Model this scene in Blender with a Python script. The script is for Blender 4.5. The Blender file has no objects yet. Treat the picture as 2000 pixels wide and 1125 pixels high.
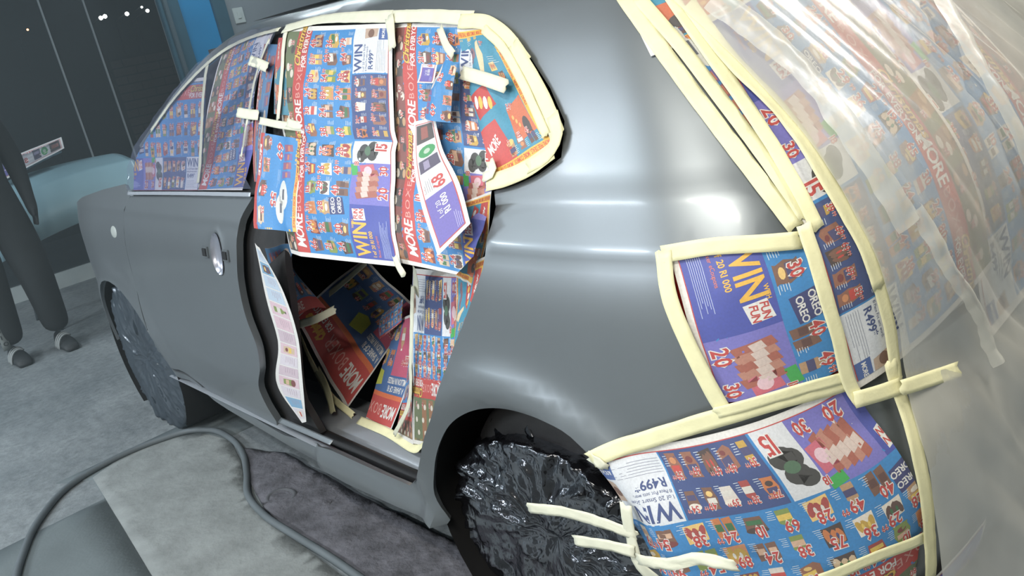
import bpy, bmesh, math, random
import numpy as np
from mathutils import Vector, Matrix, noise
from mathutils.bvhtree import BVHTree
from mathutils.geometry import delaunay_2d_cdt

scene = bpy.context.scene
C = scene.collection
random.seed(7)

# ------------------------------------------------------------------ camera
CAM = Vector((1.1812, -0.882, 1.3337)); FPX = 1653.17        # focal length in pixels of the 2000 px wide frame
CROT = Matrix.Rotation(0.8894, 3, 'Z') @ Matrix.Rotation(1.2618, 3, 'X') @ Matrix.Rotation(-0.2099, 3, 'Z')
cam_data = bpy.data.cameras.new('camera'); cam = bpy.data.objects.new('camera', cam_data); C.objects.link(cam)
cam.matrix_world = Matrix.Translation(CAM) @ CROT.to_4x4()
cam_data.sensor_width = 36.0; cam_data.lens = FPX / 2000 * 36.0; cam_data.clip_start = 0.02; cam_data.clip_end = 200
scene.camera = cam

# ------------------------------------------------------------------ world, exposure, large lights
scene.view_settings.view_transform = 'Standard'; scene.view_settings.look = 'None'
scene.view_settings.gamma = 1.0; scene.view_settings.use_curve_mapping = False
scene.view_settings.exposure = -0.03
world = bpy.data.worlds.new('night'); scene.world = world; world.use_nodes = True
world.node_tree.nodes['Background'].inputs[0].default_value = (0.42, 0.55, 0.68, 1)
world.node_tree.nodes['Background'].inputs[1].default_value = 0.05
scene.cycles.max_bounces = 5; scene.cycles.diffuse_bounces = 3; scene.cycles.glossy_bounces = 3; scene.cycles.transmission_bounces = 4
scene.cycles.transparent_max_bounces = 8; scene.cycles.volume_bounces = 0; scene.cycles.adaptive_threshold = 0.03; scene.cycles.caustics_reflective = False; scene.cycles.caustics_refractive = False

def area(name, loc, rot, sx, sy, power, col):
    l = bpy.data.lights.new(name, 'AREA'); l.shape = 'RECTANGLE'; l.size = sx; l.size_y = sy; l.energy = power; l.color = col
    o = bpy.data.objects.new(name, l); C.objects.link(o); o.location = loc; o.rotation_euler = rot
    return o
LAMPS = [((0.9, -1.35, 2.86), 60, (1.0, 0.95, 0.85)), ((-1.3, -1.7, 2.86), 40, (0.86, 0.93, 1.0)),
         ((1.5, 1.5, 2.86), 75, (1.0, 0.95, 0.84)), ((-3.6, -1.2, 2.86), 30, (0.80, 0.92, 1.0)), ((-4.4, 2.2, 2.86), 22, (0.78, 0.92, 1.0))]
for i, (p, e, c) in enumerate(LAMPS):
    area('ceiling_tube_light', p, (0, 0, 0), 1.2, 0.12, e, c)
WALL_FILLS = [((-1.6, -3.9, 2.5), 70, (0.86, 0.93, 1.0)), ((1.2, -3.9, 2.5), 50, (1.0, 0.95, 0.86)), ((-4.4, -3.9, 2.5), 75, (0.80, 0.92, 1.0))]   # fill lamps added on the unseen side wall to brighten door and quarter panel
for p, e, c in WALL_FILLS:
    area('wall_fill_light', p, (math.radians(55), 0, 0), 1.2, 0.12, e, c)

# ------------------------------------------------------------------ helpers: rays, colours, materials
def ray(u, v):
    return (CROT @ Vector(((u - 1000) / FPX, (562.5 - v) / FPX, -1))).normalized()
def at_x(u, v, X):
    d = ray(u, v); return CAM + d * ((X - CAM.x) / d.x)
def at_y(u, v, Y):
    d = ray(u, v); return CAM + d * ((Y - CAM.y) / d.y)
def at_z(u, v, Z=0.0):
    d = ray(u, v); return CAM + d * ((Z - CAM.z) / d.z)
def lin(r, g, b):
    f = lambda c: (c / 255 / 12.92) if c / 255 <= 0.04045 else ((c / 255 + 0.055) / 1.055) ** 2.4
    return (f(r), f(g), f(b))
def tab(pts, n=300):
    xs = np.array([a for a, _ in pts], float); ys = np.array([b for _, b in pts], float)
    m = np.gradient(ys, xs); q = np.linspace(xs[0], xs[-1], n)
    i = np.clip(np.searchsorted(xs, q) - 1, 0, len(xs) - 2); h = xs[i + 1] - xs[i]; t = (q - xs[i]) / h
    return q, (2*t**3-3*t**2+1)*ys[i] + (t**3-2*t**2+t)*h*m[i] + (-2*t**3+3*t**2)*ys[i+1] + (t**3-t**2)*h*m[i+1]

MATS = {}
def mat(name, col, rough=0.5, metal=0.0, coat=0.0, var=0.0, vscale=8.0, bump=0.0, bscale=40.0, spec=0.5, detail=4.0):
    """procedural principled material: noise colour variation and noise relief"""
    if name in MATS: return MATS[name]
    m = bpy.data.materials.new(name); m.use_nodes = True; nt = m.node_tree; N = nt.nodes; L = nt.links
    b = N['Principled BSDF']; b.inputs['Base Color'].default_value = (*col, 1); b.inputs['Roughness'].default_value = rough
    b.inputs['Metallic'].default_value = metal; b.inputs['Coat Weight'].default_value = coat; b.inputs['Coat Roughness'].default_value = 0.12
    b.inputs['Specular IOR Level'].default_value = spec
    tc = N.new('ShaderNodeTexCoord')
    if var > 0:
        n = N.new('ShaderNodeTexNoise'); n.inputs['Scale'].default_value = vscale; n.inputs['Detail'].default_value = detail
        L.new(tc.outputs['Object'], n.inputs['Vector'])
        r = N.new('ShaderNodeValToRGB'); r.color_ramp.elements[0].position = 0.3; r.color_ramp.elements[1].position = 0.7
        r.color_ramp.elements[0].color = (*[c * (1 - var) for c in col], 1); r.color_ramp.elements[1].color = (*[min(1, c * (1 + var)) for c in col], 1)
        L.new(n.outputs['Fac'], r.inputs['Fac']); L.new(r.outputs['Color'], b.inputs['Base Color'])
    if bump > 0:
        n2 = N.new('ShaderNodeTexNoise'); n2.inputs['Scale'].default_value = bscale; n2.inputs['Detail'].default_value = 5
        L.new(tc.outputs['Object'], n2.inputs['Vector'])
        bp = N.new('ShaderNodeBump'); bp.inputs['Strength'].default_value = 1.0; bp.inputs['Distance'].default_value = bump
        L.new(n2.outputs['Fac'], bp.inputs['Height']); L.new(bp.outputs['Normal'], b.inputs['Normal'])
    MATS[name] = m
    return m

PAINT = mat('grey_paint', lin(128, 134, 138), 0.36, 0.55, 0.22, var=0.03, vscale=3, spec=0.5)
PAINT_IN = mat('grey_paint_inner', lin(160, 166, 173), 0.40, 0.2, 0.1, var=0.05, vscale=5)
BLACK = mat('black_trim', lin(26, 27, 29), 0.6, var=0.15)
RUBBER = mat('dark_rubber', lin(42, 41, 42), 0.55, var=0.2, vscale=15, bump=0.0006, bscale=60)
LINER = mat('arch_liner', lin(17, 17, 19), 0.85, var=0.2)
TAPE = mat('masking_tape', lin(240, 236, 192), 0.62, var=0.05, vscale=30, bump=0.0005, bscale=180)
TAPEW = mat('white_tape', lin(226, 226, 205), 0.6, var=0.05, vscale=30, bump=0.0004, bscale=180)
CHROME = mat('silver_paint', lin(175, 178, 190), 0.22, 0.7, 0.4)

def print_material():
    m = bpy.data.materials.new('printed_paper'); m.use_nodes = True; nt = m.node_tree; N = nt.nodes; L = nt.links
    b = N['Principled BSDF']; b.inputs['Roughness'].default_value = 0.45; b.inputs['Specular IOR Level'].default_value = 0.35
    a = N.new('ShaderNodeAttribute'); a.attribute_name = 'Col'
    tc = N.new('ShaderNodeTexCoord'); n = N.new('ShaderNodeTexNoise'); n.inputs['Scale'].default_value = 260; n.inputs['Detail'].default_value = 3
    L.new(tc.outputs['Object'], n.inputs['Vector'])
    mp = N.new('ShaderNodeMapRange'); mp.inputs['To Min'].default_value = 0.78; mp.inputs['To Max'].default_value = 1.18
    L.new(n.outputs['Fac'], mp.inputs['Value'])
    mx = N.new('ShaderNodeMix'); mx.data_type = 'RGBA'; mx.blend_type = 'MULTIPLY'; mx.inputs['Factor'].default_value = 1
    L.new(a.outputs['Color'], mx.inputs['A']); L.new(mp.outputs['Result'], mx.inputs['B']); fd_ = N.new('ShaderNodeMix'); fd_.data_type = 'RGBA'; fd_.inputs['Factor'].default_value = 0.13; fd_.inputs['B'].default_value = (.62, .60, .60, 1)
    L.new(mx.outputs['Result'], fd_.inputs['A']); L.new(fd_.outputs['Result'], b.inputs['Base Color'])
    return m
PRINT = print_material()

def film_material(name, tint, transp, rough, translucent=0.0, bump=0.002, bscale=30, gloss=0.12, fres=0.3):
    """thin plastic film: clear part, milky part and glossy crinkles"""
    m = bpy.data.materials.new(name); m.use_nodes = True; nt = m.node_tree; N = nt.nodes; L = nt.links; N.clear()
    out = N.new('ShaderNodeOutputMaterial'); tr = N.new('ShaderNodeBsdfTransparent')
    di = N.new('ShaderNodeBsdfDiffuse'); di.inputs['Color'].default_value = (*tint, 1)
    tl = N.new('ShaderNodeBsdfTranslucent'); tl.inputs['Color'].default_value = (*tint, 1)
    gl = N.new('ShaderNodeBsdfGlossy'); gl.inputs['Roughness'].default_value = rough; gl.inputs['Color'].default_value = (0.9, 0.93, 1, 1)
    mix1 = N.new('ShaderNodeMixShader'); mix1.inputs[0].default_value = translucent
    L.new(di.outputs[0], mix1.inputs[1]); L.new(tl.outputs[0], mix1.inputs[2])
    tc = N.new('ShaderNodeTexCoord'); mpn = N.new('ShaderNodeMapping'); mpn.inputs['Scale'].default_value = (1, 1, 0.45)
    L.new(tc.outputs['Object'], mpn.inputs[0])
    nz = N.new('ShaderNodeTexNoise'); nz.inputs['Scale'].default_value = bscale * 0.35; nz.inputs['Detail'].default_value = 2
    L.new(mpn.outputs[0], nz.inputs['Vector'])
    mr = N.new('ShaderNodeMapRange'); mr.inputs['From Min'].default_value = 0.3; mr.inputs['From Max'].default_value = 0.7
    mr.inputs['To Min'].default_value = min(1, transp + 0.12); mr.inputs['To Max'].default_value = max(0, transp - 0.12)
    L.new(nz.outputs['Fac'], mr.inputs['Value'])
    mix2 = N.new('ShaderNodeMixShader'); L.new(mr.outputs[0], mix2.inputs[0]); L.new(mix1.outputs[0], mix2.inputs[1]); L.new(tr.outputs[0], mix2.inputs[2])
    fr = N.new('ShaderNodeLayerWeight'); fr.inputs['Blend'].default_value = 0.25
    ma = N.new('ShaderNodeMath'); ma.operation = 'MULTIPLY_ADD'; ma.inputs[1].default_value = fres; ma.inputs[2].default_value = gloss
    L.new(fr.outputs['Fresnel'], ma.inputs[0])
    ad = N.new('ShaderNodeTexNoise'); ad.inputs['Scale'].default_value = bscale; ad.inputs['Detail'].default_value = 2.5; ad.inputs['Roughness'].default_value = 0.6; L.new(mpn.outputs[0], ad.inputs['Vector'])
    bp = N.new('ShaderNodeBump'); bp.inputs['Distance'].default_value = bump; L.new(ad.outputs[0], bp.inputs['Height'])
    L.new(bp.outputs[0], gl.inputs['Normal']); L.new(bp.outputs[0], fr.inputs['Normal'])
    mix3 = N.new('ShaderNodeMixShader'); L.new(ma.outputs[0], mix3.inputs[0]); L.new(mix2.outputs[0], mix3.inputs[1]); L.new(gl.outputs[0], mix3.inputs[2])
    L.new(mix3.outputs[0], out.inputs['Surface'])
    return m
CLEAR = film_material('clear_masking_film', lin(236, 235, 226), 0.46, 0.35, 0.35, 0.0016, 26, 0.03, 0.22)
CLEAR2 = film_material('milky_folded_film', lin(228, 228, 220), 0.45, 0.35, 0.3, 0.0016, 30, 0.03, 0.22)
WINFILM = film_material('window_film', lin(120, 128, 150), 0.74, 0.15, 0.2, 0.0006, 14, 0.02, 0.2)
BAG = film_material('black_bag_film', lin(15, 15, 18), 0.12, 0.17, 0.0, 0.0025, 60, 0.07, 0.25)
BAGF = film_material('grey_bag_film', lin(50, 60, 68), 0.12, 0.3, 0.0, 0.006, 16, 0.03, 0.2)

# ------------------------------------------------------------------ object helpers
def mesh_obj(name, verts, faces, material, parent=None, smooth=True, mats=None, fmat=None):
    me = bpy.data.meshes.new(name); me.from_pydata([tuple(v) for v in verts], [], faces)
    for m in (mats or [material]): me.materials.append(m)
    if fmat is not None: me.polygons.foreach_set('material_index', np.array(fmat, np.int32))
    if smooth: me.polygons.foreach_set('use_smooth', np.ones(len(me.polygons), bool))
    me.update()
    o = bpy.data.objects.new(name, me); C.objects.link(o)
    if parent is not None: o.parent = parent
    return o
def tag(o, label, cat=None, group=None, kind=None):
    o['label'] = label
    if cat: o['category'] = cat
    if group: o['group'] = group
    if kind: o['kind'] = kind
    return o
def structure(o):
    o['kind'] = 'structure'; return o
def empty(name, loc=(0, 0, 0)):
    o = bpy.data.objects.new(name, None); C.objects.link(o); o.location = loc; return o
def box(name, lo, hi, material, parent=None, bevel=0.0, rotz=0.0, pivot=None):
    bm = bmesh.new(); bmesh.ops.create_cube(bm, size=1)
    for v in bm.verts:
        v.co = Vector([lo[i] + (v.co[i] + 0.5) * (hi[i] - lo[i]) for i in range(3)])
    if bevel > 0: bmesh.ops.bevel(bm, geom=bm.edges[:], offset=bevel, segments=2, affect='EDGES')
    if rotz: bmesh.ops.rotate(bm, cent=pivot or Vector(lo), matrix=Matrix.Rotation(rotz, 3, 'Z'), verts=bm.verts)
    me = bpy.data.meshes.new(name); bm.to_mesh(me); bm.free(); me.materials.append(material)
    o = bpy.data.objects.new(name, me); C.objects.link(o)
    if parent is not None: o.parent = parent
    return o
def crom(pts, n):
    """Catmull-Rom resample of a list of vectors (any dimension) to n points"""
    P = np.array([list(p) for p in pts], float)
    if len(P) == 2: return [P[0] + (P[1] - P[0]) * t for t in np.linspace(0, 1, n)]
    d = np.r_[0, np.cumsum(np.linalg.norm(np.diff(P, axis=0), axis=1))]
    return np.array([tab(list(zip(d, P[:, k])), n)[1] for k in range(P.shape[1])]).T
def tube(name, pts, r, material, parent=None, seg=10, n=80, taper=None):
    pts = [Vector(p) for p in crom(pts, n)]; V = []; F = []
    for i, p in enumerate(pts):
        t = (pts[min(i + 1, n - 1)] - pts[max(i - 1, 0)]).normalized()
        a = t.cross(Vector((0, 0, 1)));  a = a.normalized() if a.length > 1e-4 else Vector((1, 0, 0)); b = t.cross(a)
        rr = r * (taper(i / (n - 1)) if taper else 1)
        for k in range(seg):
            th = 2 * math.pi * k / seg; V.append(p + (a * math.cos(th) + b * math.sin(th)) * rr)
    for i in range(n - 1):
        for k in range(seg):
            F.append((i * seg + k, i * seg + (k + 1) % seg, (i + 1) * seg + (k + 1) % seg, (i + 1) * seg + k))
    F.append(tuple(range(seg))[::-1]); F.append(tuple((n - 1) * seg + k for k in range(seg)))
    return mesh_obj(name, V, F, material, parent)

# ------------------------------------------------------------------ the car body surface: surf(s, z), s runs along the left side and around the tail
HALF = 0.84
_half = [(-3.2, .62), (-3.16, .36), (-3.07, .19), (-2.9, .085), (-2.7, .03), (-2.5, .006), (-2.2, .0), (-1.8, 0), (-1.2, 0), (-.6, 0), (-.2, 0), (.1, .004),
         (.28, .018), (.42, .045), (.51, .09), (.57, .15), (.605, .22), (.63, .32), (.648, .48), (.655, .65), (.657, .84)]
_plan = np.array(_half + [(x, 2 * HALF - y) for x, y in _half[-2:7:-1]])
_dd = np.r_[0, np.cumsum(np.hypot(*np.diff(_plan, axis=0).T))]
_s0 = float(np.interp(0, _plan[:13, 0], _dd[:13]))
_qs, _qx = tab(list(zip(_dd - _s0, _plan[:, 0])), 700); _, _qy = tab(list(zip(_dd - _s0, _plan[:, 1])), 700)
SMIN, SMAX = float(_qs[0]), float(_qs[-1])
SIDE = tab([(0.0, .12), (.15, .055), (.22, .03), (.3, .012), (.4, .003), (.55, .0), (.75, .004), (.86, .014), (.93, .034), (1.0, .068), (1.1, .125), (1.2, .178),
            (1.3, .232), (1.36, .27), (1.4, .305), (1.43, .36), (1.45, .46), (1.46, .60), (1.465, .84)])
REAR = tab([(0.0, .1), (.2, .03), (.3, -.02), (.45, -.045), (.6, -.04), (.68, -.01), (.8, .0), (.9, .01), (1.0, .045), (1.1, .11), (1.2, .185), (1.3, .265), (1.4, .36), (1.465, .44)])
KINK = ([0, .925, .95, 1.017, 1.05, 2], [0, 0, -.004, -.004, 0, 0])
def surf(s, z):
    x = float(np.interp(s, _qs, _qx)); y = float(np.interp(s, _qs, _qy))
    si = float(np.interp(z, *SIDE)); ri = float(np.interp(z, *REAR))
    k = max(0, (x + 1) / 1.657) ** 2 if x > -1 else 0
    r = math.hypot(x, z - .31); r2 = math.hypot(x + 2.36, z - .31)
    fl = 0
    if z > .1 and x < .5: fl = -.026 * math.exp(-((r - .365) / .042) ** 2) - .018 * math.exp(-((r2 - .36) / .05) ** 2)
    if s < .8: fl += float(np.interp(z, *KINK))
    if -2.25 < x < -.33: fl += float(np.interp(z, [.12, .18, .262, .284, .30], [-.035, -.036, -.022, -.003, 0]))
    if -2.2 < x < -.95: fl += max(0, .415 - .077 * (x + 1.21) - z) * .10
    zo = z if z < 1 else 1 + (z - 1) * (1 + .03 * math.exp(-((x + 1.35) / .75) ** 2))
    return Vector((x - ri * k, y + (si + fl) * (1 - y / HALF), zo))
def surf_n(s, z, e=.004):
    return ((surf(s + e, z) - surf(s - e, z)).cross(surf(s, min(z + e, 1.465)) - surf(s, z - e))).normalized()
_us = np.linspace(SMIN, SMAX, 420); _zs = np.linspace(.02, 1.465, 130); _nu = len(_us)
_V = [surf(u, z) for z in _zs for u in _us]
_F = [(j * _nu + i, j * _nu + i + 1, (j + 1) * _nu + i + 1, (j + 1) * _nu + i) for j in range(len(_zs) - 1) for i in range(_nu - 1)]
BODY = BVHTree.FromPolygons(_V, _F)
def hit(u, v):
    """where the line of sight of a picture point meets the body surface, as (s, z)"""
    d = ray(u, v); loc, _, idx, _ = BODY.ray_cast(CAM, d)
    if loc is None: raise ValueError('no body at %s' % ((u, v),))
    j, i = divmod(idx, _nu - 1); s = _us[i] + .5 * (_us[1] - _us[0]); z = _zs[j] + .5 * (_zs[1] - _zs[0])
    for _ in range(14):
        p = surf(s, z) - CAM; r = p - d * p.dot(d); e = 1e-4
        a = (surf(s + e, z) - surf(s, z)) / e; b = (surf(s, z + e) - surf(s, z)) / e
        a = a - d * a.dot(d); b = b - d * b.dot(d)
        A, B, D = a.dot(a), a.dot(b), b.dot(b); f, g = -a.dot(r), -b.dot(r); det = A * D - B * B
        if abs(det) < 1e-9: break
        ds = (f * D - B * g) / det; dz = (A * g - B * f) / det
        s += max(-.02, min(.02, ds)); z += max(-.02, min(.02, dz)); z = min(max(z, .02), 1.464)
        if abs(ds) + abs(dz) < 1e-6: break
    return s, z
def uz(p):
    """picture point or, when small numbers, a point already in (s, z)"""
    return p if abs(p[0]) < 8 and abs(p[1]) < 8 else hit(*p)

def curve(pts, k=4):
    """smooth run of body points through picture points"""
    return [(float(a), float(b)) for a, b in crom([uz(p) for p in pts], (len(pts) - 1) * k + 1)]
def inside(poly, x, y):
    c = False; n = len(poly); j = n - 1
    for i in range(n):
        xi, yi = poly[i]; xj, yj = poly[j]
        if (yi > y) != (yj > y) and x < (xj - xi) * (y - yi) / (yj - yi) + xi: c = not c
        j = i
    return c
def densify(poly, step):
    out = []
    for i, a in enumerate(poly):
        b = poly[(i + 1) % len(poly)]; n = max(1, int(math.hypot(b[0] - a[0], b[1] - a[1]) / step))
        out += [(a[0] + (b[0] - a[0]) * k / n, a[1] + (b[1] - a[1]) * k / n) for k in range(n)]
    return out
def fill(poly, step, holes=(), extra=()):
    """triangles of a polygon with inner grid points"""
    loops = [densify(poly, step)] + [densify(h, step * .5) for h in holes]
    P = []; E = []; EX = np.array(extra) if len(extra) else np.array([(99., 99.)])
    for lp in loops:
        b = len(P); P += lp; E += [(b + i, b + (i + 1) % len(lp)) for i in range(len(lp))]
    B = np.array(P); xs = [p[0] for p in poly]; ys = [p[1] for p in poly]
    y = min(ys); row = 0; inner = list(extra)
    while y < max(ys):
        x = min(xs) + (step * .5 if row % 2 else 0)
        while x < max(xs):
            if inside(poly, x, y) and not any(inside(h, x, y) for h in holes) and np.min(np.hypot(B[:, 0] - x, B[:, 1] - y)) > step * .5 and np.min(np.hypot(EX[:, 0] - x, EX[:, 1] - y)) > step * .4: inner.append((x, y))
            x += step
        y += step * .87; row += 1
    V, _, F, *_ = delaunay_2d_cdt([Vector(p) for p in P + inner], E, [], 0, 1e-7)
    V = [(v.x, v.y) for v in V]; out = []
    for f in F:
        cx = sum(V[i][0] for i in f) / 3; cy = sum(V[i][1] for i in f) / 3
        if inside(poly, cx, cy) and not any(inside(h, cx, cy) for h in holes): out.append(tuple(f))
    return V, out
def panel(name, poly, material, parent=None, step=.03, off=0.0, thick=.012, relief=None, holes=(), extra=()):
    """a sheet of the body surface bounded by a polygon of picture or (s, z) points"""
    P = [uz(p) for p in poly]
    if material is PAINT:                                        # rows of points along the pressed creases
        B = np.array(densify(P, step)); extra = list(extra)
        for zl in (.913, .925, .934, .942, .95, .958, .985, 1.009, 1.017, 1.025, 1.038, 1.05, 1.062):
            for s in np.arange(min(p[0] for p in P), max(p[0] for p in P), step * .8):
                if inside(P, s, zl) and np.min(np.hypot(B[:, 0] - s, B[:, 1] - zl)) > .006: extra.append((float(s), zl))
    V, F = fill(P, step, [[uz(p) for p in h] for h in holes], extra)
    X = []
    for s, z in V:
        n = surf_n(s, z); X.append(surf(s, z) + n * (off + (relief(s, z) if relief else 0)))
    G = []
    for f in F:
        n = (X[f[1]] - X[f[0]]).cross(X[f[2]] - X[f[0]]); c = V[f[0]]
        G.append(f if n.dot(surf_n(*c)) > 0 else f[::-1])
    o = mesh_obj(name, X, G, material, parent)
    if thick:
        m = o.modifiers.new('thickness', 'SOLIDIFY'); m.thickness = thick; m.offset = -1
        m = o.modifiers.new('sharp_rim', 'EDGE_SPLIT'); m.split_angle = math.radians(38)
    return o

# ------------------------------------------------------------------ printed pages: flat ink shapes laid on paper
GLYPH = {}
def load_glyphs():
    chars = "ABCDEFGHIKLMNOPRSTUVWXYZabcdefghijklmnoprstuvwxyz0123456789*+.&"
    obs = []
    for bold in (0, 1, 2):
        for ch in chars:
            c = bpy.data.curves.new('glyph', 'FONT'); c.body = ch; c.resolution_u = 2 if bold < 2 else 1; c.offset = (0.0, 0.022, 0.075)[bold]; c.fill_mode = 'FRONT'
            o = bpy.data.objects.new('glyph', c); C.objects.link(o); obs.append((ch, bold, o))
    bpy.context.view_layer.update(); dg = bpy.context.evaluated_depsgraph_get()
    for ch, bold, o in obs:
        ev = o.evaluated_get(dg); me = ev.to_mesh()
        V = np.array([v.co[:2] for v in me.vertices]).reshape(-1, 2); F = [tuple(p.vertices) for p in me.polygons]
        GLYPH[ch, bold] = (V, F); ev.to_mesh_clear()
    for ch, bold, o in obs:
        c = o.data; bpy.data.objects.remove(o); bpy.data.curves.remove(c)
load_glyphs()

WHITE = lin(236, 234, 230); RED = lin(196, 52, 46); BLUE = lin(22, 132, 200); NAVY = lin(36, 66, 128); GOLD = lin(232, 186, 70); CREAM = lin(228, 205, 165)
TEAL = lin(34, 138, 170); BROWN = lin(112, 70, 48); PURPLE = lin(104, 92, 178); INK = lin(40, 40, 60); YELLOW = lin(240, 186, 60); ORANGE = lin(224, 108, 50)
class Page:
    def __init__(s, W, H, nx, ny):
        s.W, s.H, s.nx, s.ny = W, H, nx, ny; s.polys = []          # (points, colour, layer)
        for i in range(nx):
            for j in range(ny):
                s.polys.append((np.array([(i / nx * W, j / ny * H), ((i + 1) / nx * W, j / ny * H), ((i + 1) / nx * W, (j + 1) / ny * H), (i / nx * W, (j + 1) / ny * H)]), WHITE, 0))
    def poly(s, pts, col, layer):
        s.polys.append((np.array(pts, float), col, layer))
    def rect(s, x0, y0, x1, y1, col, layer=1):
        s.poly([(x0, y0), (x1, y0), (x1, y1), (x0, y1)], col, layer)
    def ell(s, cx, cy, rx, ry, col, layer=2, n=14, a=0):
        ca, sa = math.cos(a), math.sin(a)
        s.poly([(cx + rx * math.cos(t) * ca - ry * math.sin(t) * sa, cy + rx * math.cos(t) * sa + ry * math.sin(t) * ca) for t in np.linspace(0, 2 * math.pi, n, endpoint=False)], col, layer)
    def text(s, txt, x, y, h, col, layer=5, bold=1, xs=.8, shear=0.0, rot=0.0, gap=.06, center=False):
        h = h / .72                                               # cap height of the built-in face
        w = 0; runs = []
        for ch in txt:
            if ch == ' ': w += .32; continue
            V, F = GLYPH.get((ch, bold), GLYPH['o', bold])
            b0, b1 = (GLYPH[ch, 0][0][:, 0].min(), GLYPH[ch, 0][0][:, 0].max())
            runs.append((V, F, w - b0)); w += b1 - b0 + gap
        ox = -w * xs * h / 2 if center else 0; ca, sa = math.cos(rot), math.sin(rot)
        for V, F, dx in runs:
            gx = (V[:, 0] + dx + V[:, 1] * shear) * xs * h + ox; gy = -V[:, 1] * h
            P = np.stack([x + gx * ca - gy * sa, y + gx * sa + gy * ca], 1)
            for f in F: s.polys.append((P[list(f)], col, layer))
        return w * xs * h
    def price(s, x, y, h, a, b='99', layer=5):
        for bold, col, ly in ((2, WHITE, layer), (1, RED, layer + 1)):
            w = s.text(a, x, y, h, col, ly, bold, .72, gap=.10)
            if b: s.text(b, x + w + h * .08, y - h * .42, h * .5, col, ly, bold, .72, gap=.10)
    def lines(s, x, y, w, n, d, col, layer=2, t=.0009):
        for k in range(n): s.rect(x, y + k * d, x + w * random.uniform(.55, 1), y + k * d + t, col, layer)
    def product(s, x, y, w, h, kind=None, layer=2):
        k = kind or random.choice(['bag', 'bottle', 'tub', 'box', 'tray', 'pair'])
        c1 = lin(*random.choice([(190, 150, 110), (150, 95, 70), (215, 190, 160), (170, 60, 55), (205, 120, 60), (120, 80, 60), (225, 215, 205), (90, 60, 50), (200, 160, 60), (130, 150, 70)]))
        c2 = lin(*random.choice([(225, 220, 210), (200, 60, 50), (60, 60, 110), (235, 200, 90), (90, 50, 40), (220, 180, 150), (40, 110, 60)]))
        c3 = lin(*random.choice([(240, 230, 215), (120, 40, 40), (60, 40, 35), (210, 140, 90), (240, 200, 120)]))
        j = lambda a: random.uniform(-a, a)
        if k == 'bag':
            s.poly([(x + w * .08, y), (x + w * .92, y + h * .03), (x + w * .86, y + h * .15), (x + w, y + h * .5), (x + w * .88, y + h * .88), (x + w * .94, y + h), (x + w * .06, y + h * .97), (x + w * .12, y + h * .85), (x, y + h * .5), (x + w * .14, y + h * .15)], c1, layer)
            s.rect(x + w * .16, y + h * .28, x + w * .84, y + h * .52, c2, layer + 1); s.ell(x + w * .5, y + h * .7, w * .26, h * .13, c3, layer + 1, 10)
        elif k == 'bottle':
            s.poly([(x + w * .4, y), (x + w * .6, y), (x + w * .62, y + h * .2), (x + w * .8, y + h * .32), (x + w * .8, y + h), (x + w * .2, y + h), (x + w * .2, y + h * .32), (x + w * .38, y + h * .2)], c1, layer)
            s.rect(x + w * .2, y + h * .45, x + w * .8, y + h * .75, c2, layer + 1); s.rect(x + w * .38, y, x + w * .62, y + h * .09, c3, layer + 1)
        elif k == 'tub':
            s.poly([(x, y + h * .2), (x + w, y + h * .2), (x + w * .88, y + h * .92), (x + w * .12, y + h * .92)], c1, layer); s.ell(x + w * .5, y + h * .2, w * .52, h * .17, c3, layer + 1, 12)
            s.rect(x + w * .15, y + h * .5, x + w * .85, y + h * .74, c2, layer + 1)
        elif k == 'box':
            s.poly([(x, y + h * .15), (x + w * .75, y), (x + w, y + h * .12), (x + w, y + h * .8), (x + w * .28, y + h), (x, y + h * .85)], c1, layer)
            s.poly([(x + w * .3, y + h * .3), (x + w * .95, y + h * .2), (x + w * .95, y + h * .5), (x + w * .3, y + h * .62)], c2, layer + 1); s.ell(x + w * .62, y + h * .72, w * .2, h * .1, c3, layer + 1, 10)
        elif k == 'tray':
            s.poly([(x + w * .05, y + h * .1), (x + w * .95, y), (x + w, y + h * .9), (x, y + h)], c3, layer)
            for q in range(3): s.ell(x + w * (.22 + .28 * q), y + h * .5 + j(h * .08), w * .16, h * .36, c1, layer + 1, 9, j(.4))
            for q in range(2): s.ell(x + w * (.35 + .3 * q), y + h * .45, w * .07, h * .16, c2, layer + 2, 7)
        else:
            for q in range(2):
                s.poly([(x + w * (.02 + .5 * q), y + h * .08), (x + w * (.44 + .5 * q), y), (x + w * (.48 + .5 * q), y + h * .95), (x + w * (.04 + .5 * q), y + h)], c1, layer)
                s.rect(x + w * (.08 + .5 * q), y + h * .35, x + w * (.4 + .5 * q), y + h * .7, c2, layer + 1)
    def cells(s, x0, y0, x1, y1, nc, nr, prices, h, skip=()):
        cw, ch = (x1 - x0) / nc, (y1 - y0) / nr; k = 0
        for r in range(nr):
            for c in range(nc):
                if (c, r) in skip: continue
                x, y = x0 + c * cw, y0 + r * ch
                s.product(x + cw * .05, y + ch * .2, cw * random.uniform(.62, .8), ch * random.uniform(.66, .78))
                s.lines(x + cw * .7, y + ch * .6, cw * .28, 5, ch * .07, lin(225, 235, 245), 3)
                a, b = prices[k % len(prices)]; k += 1
                s.price(x + cw * random.uniform(.06, .3), y + ch * .42 + random.uniform(-.04, .1) * ch, h, a, b)
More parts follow.
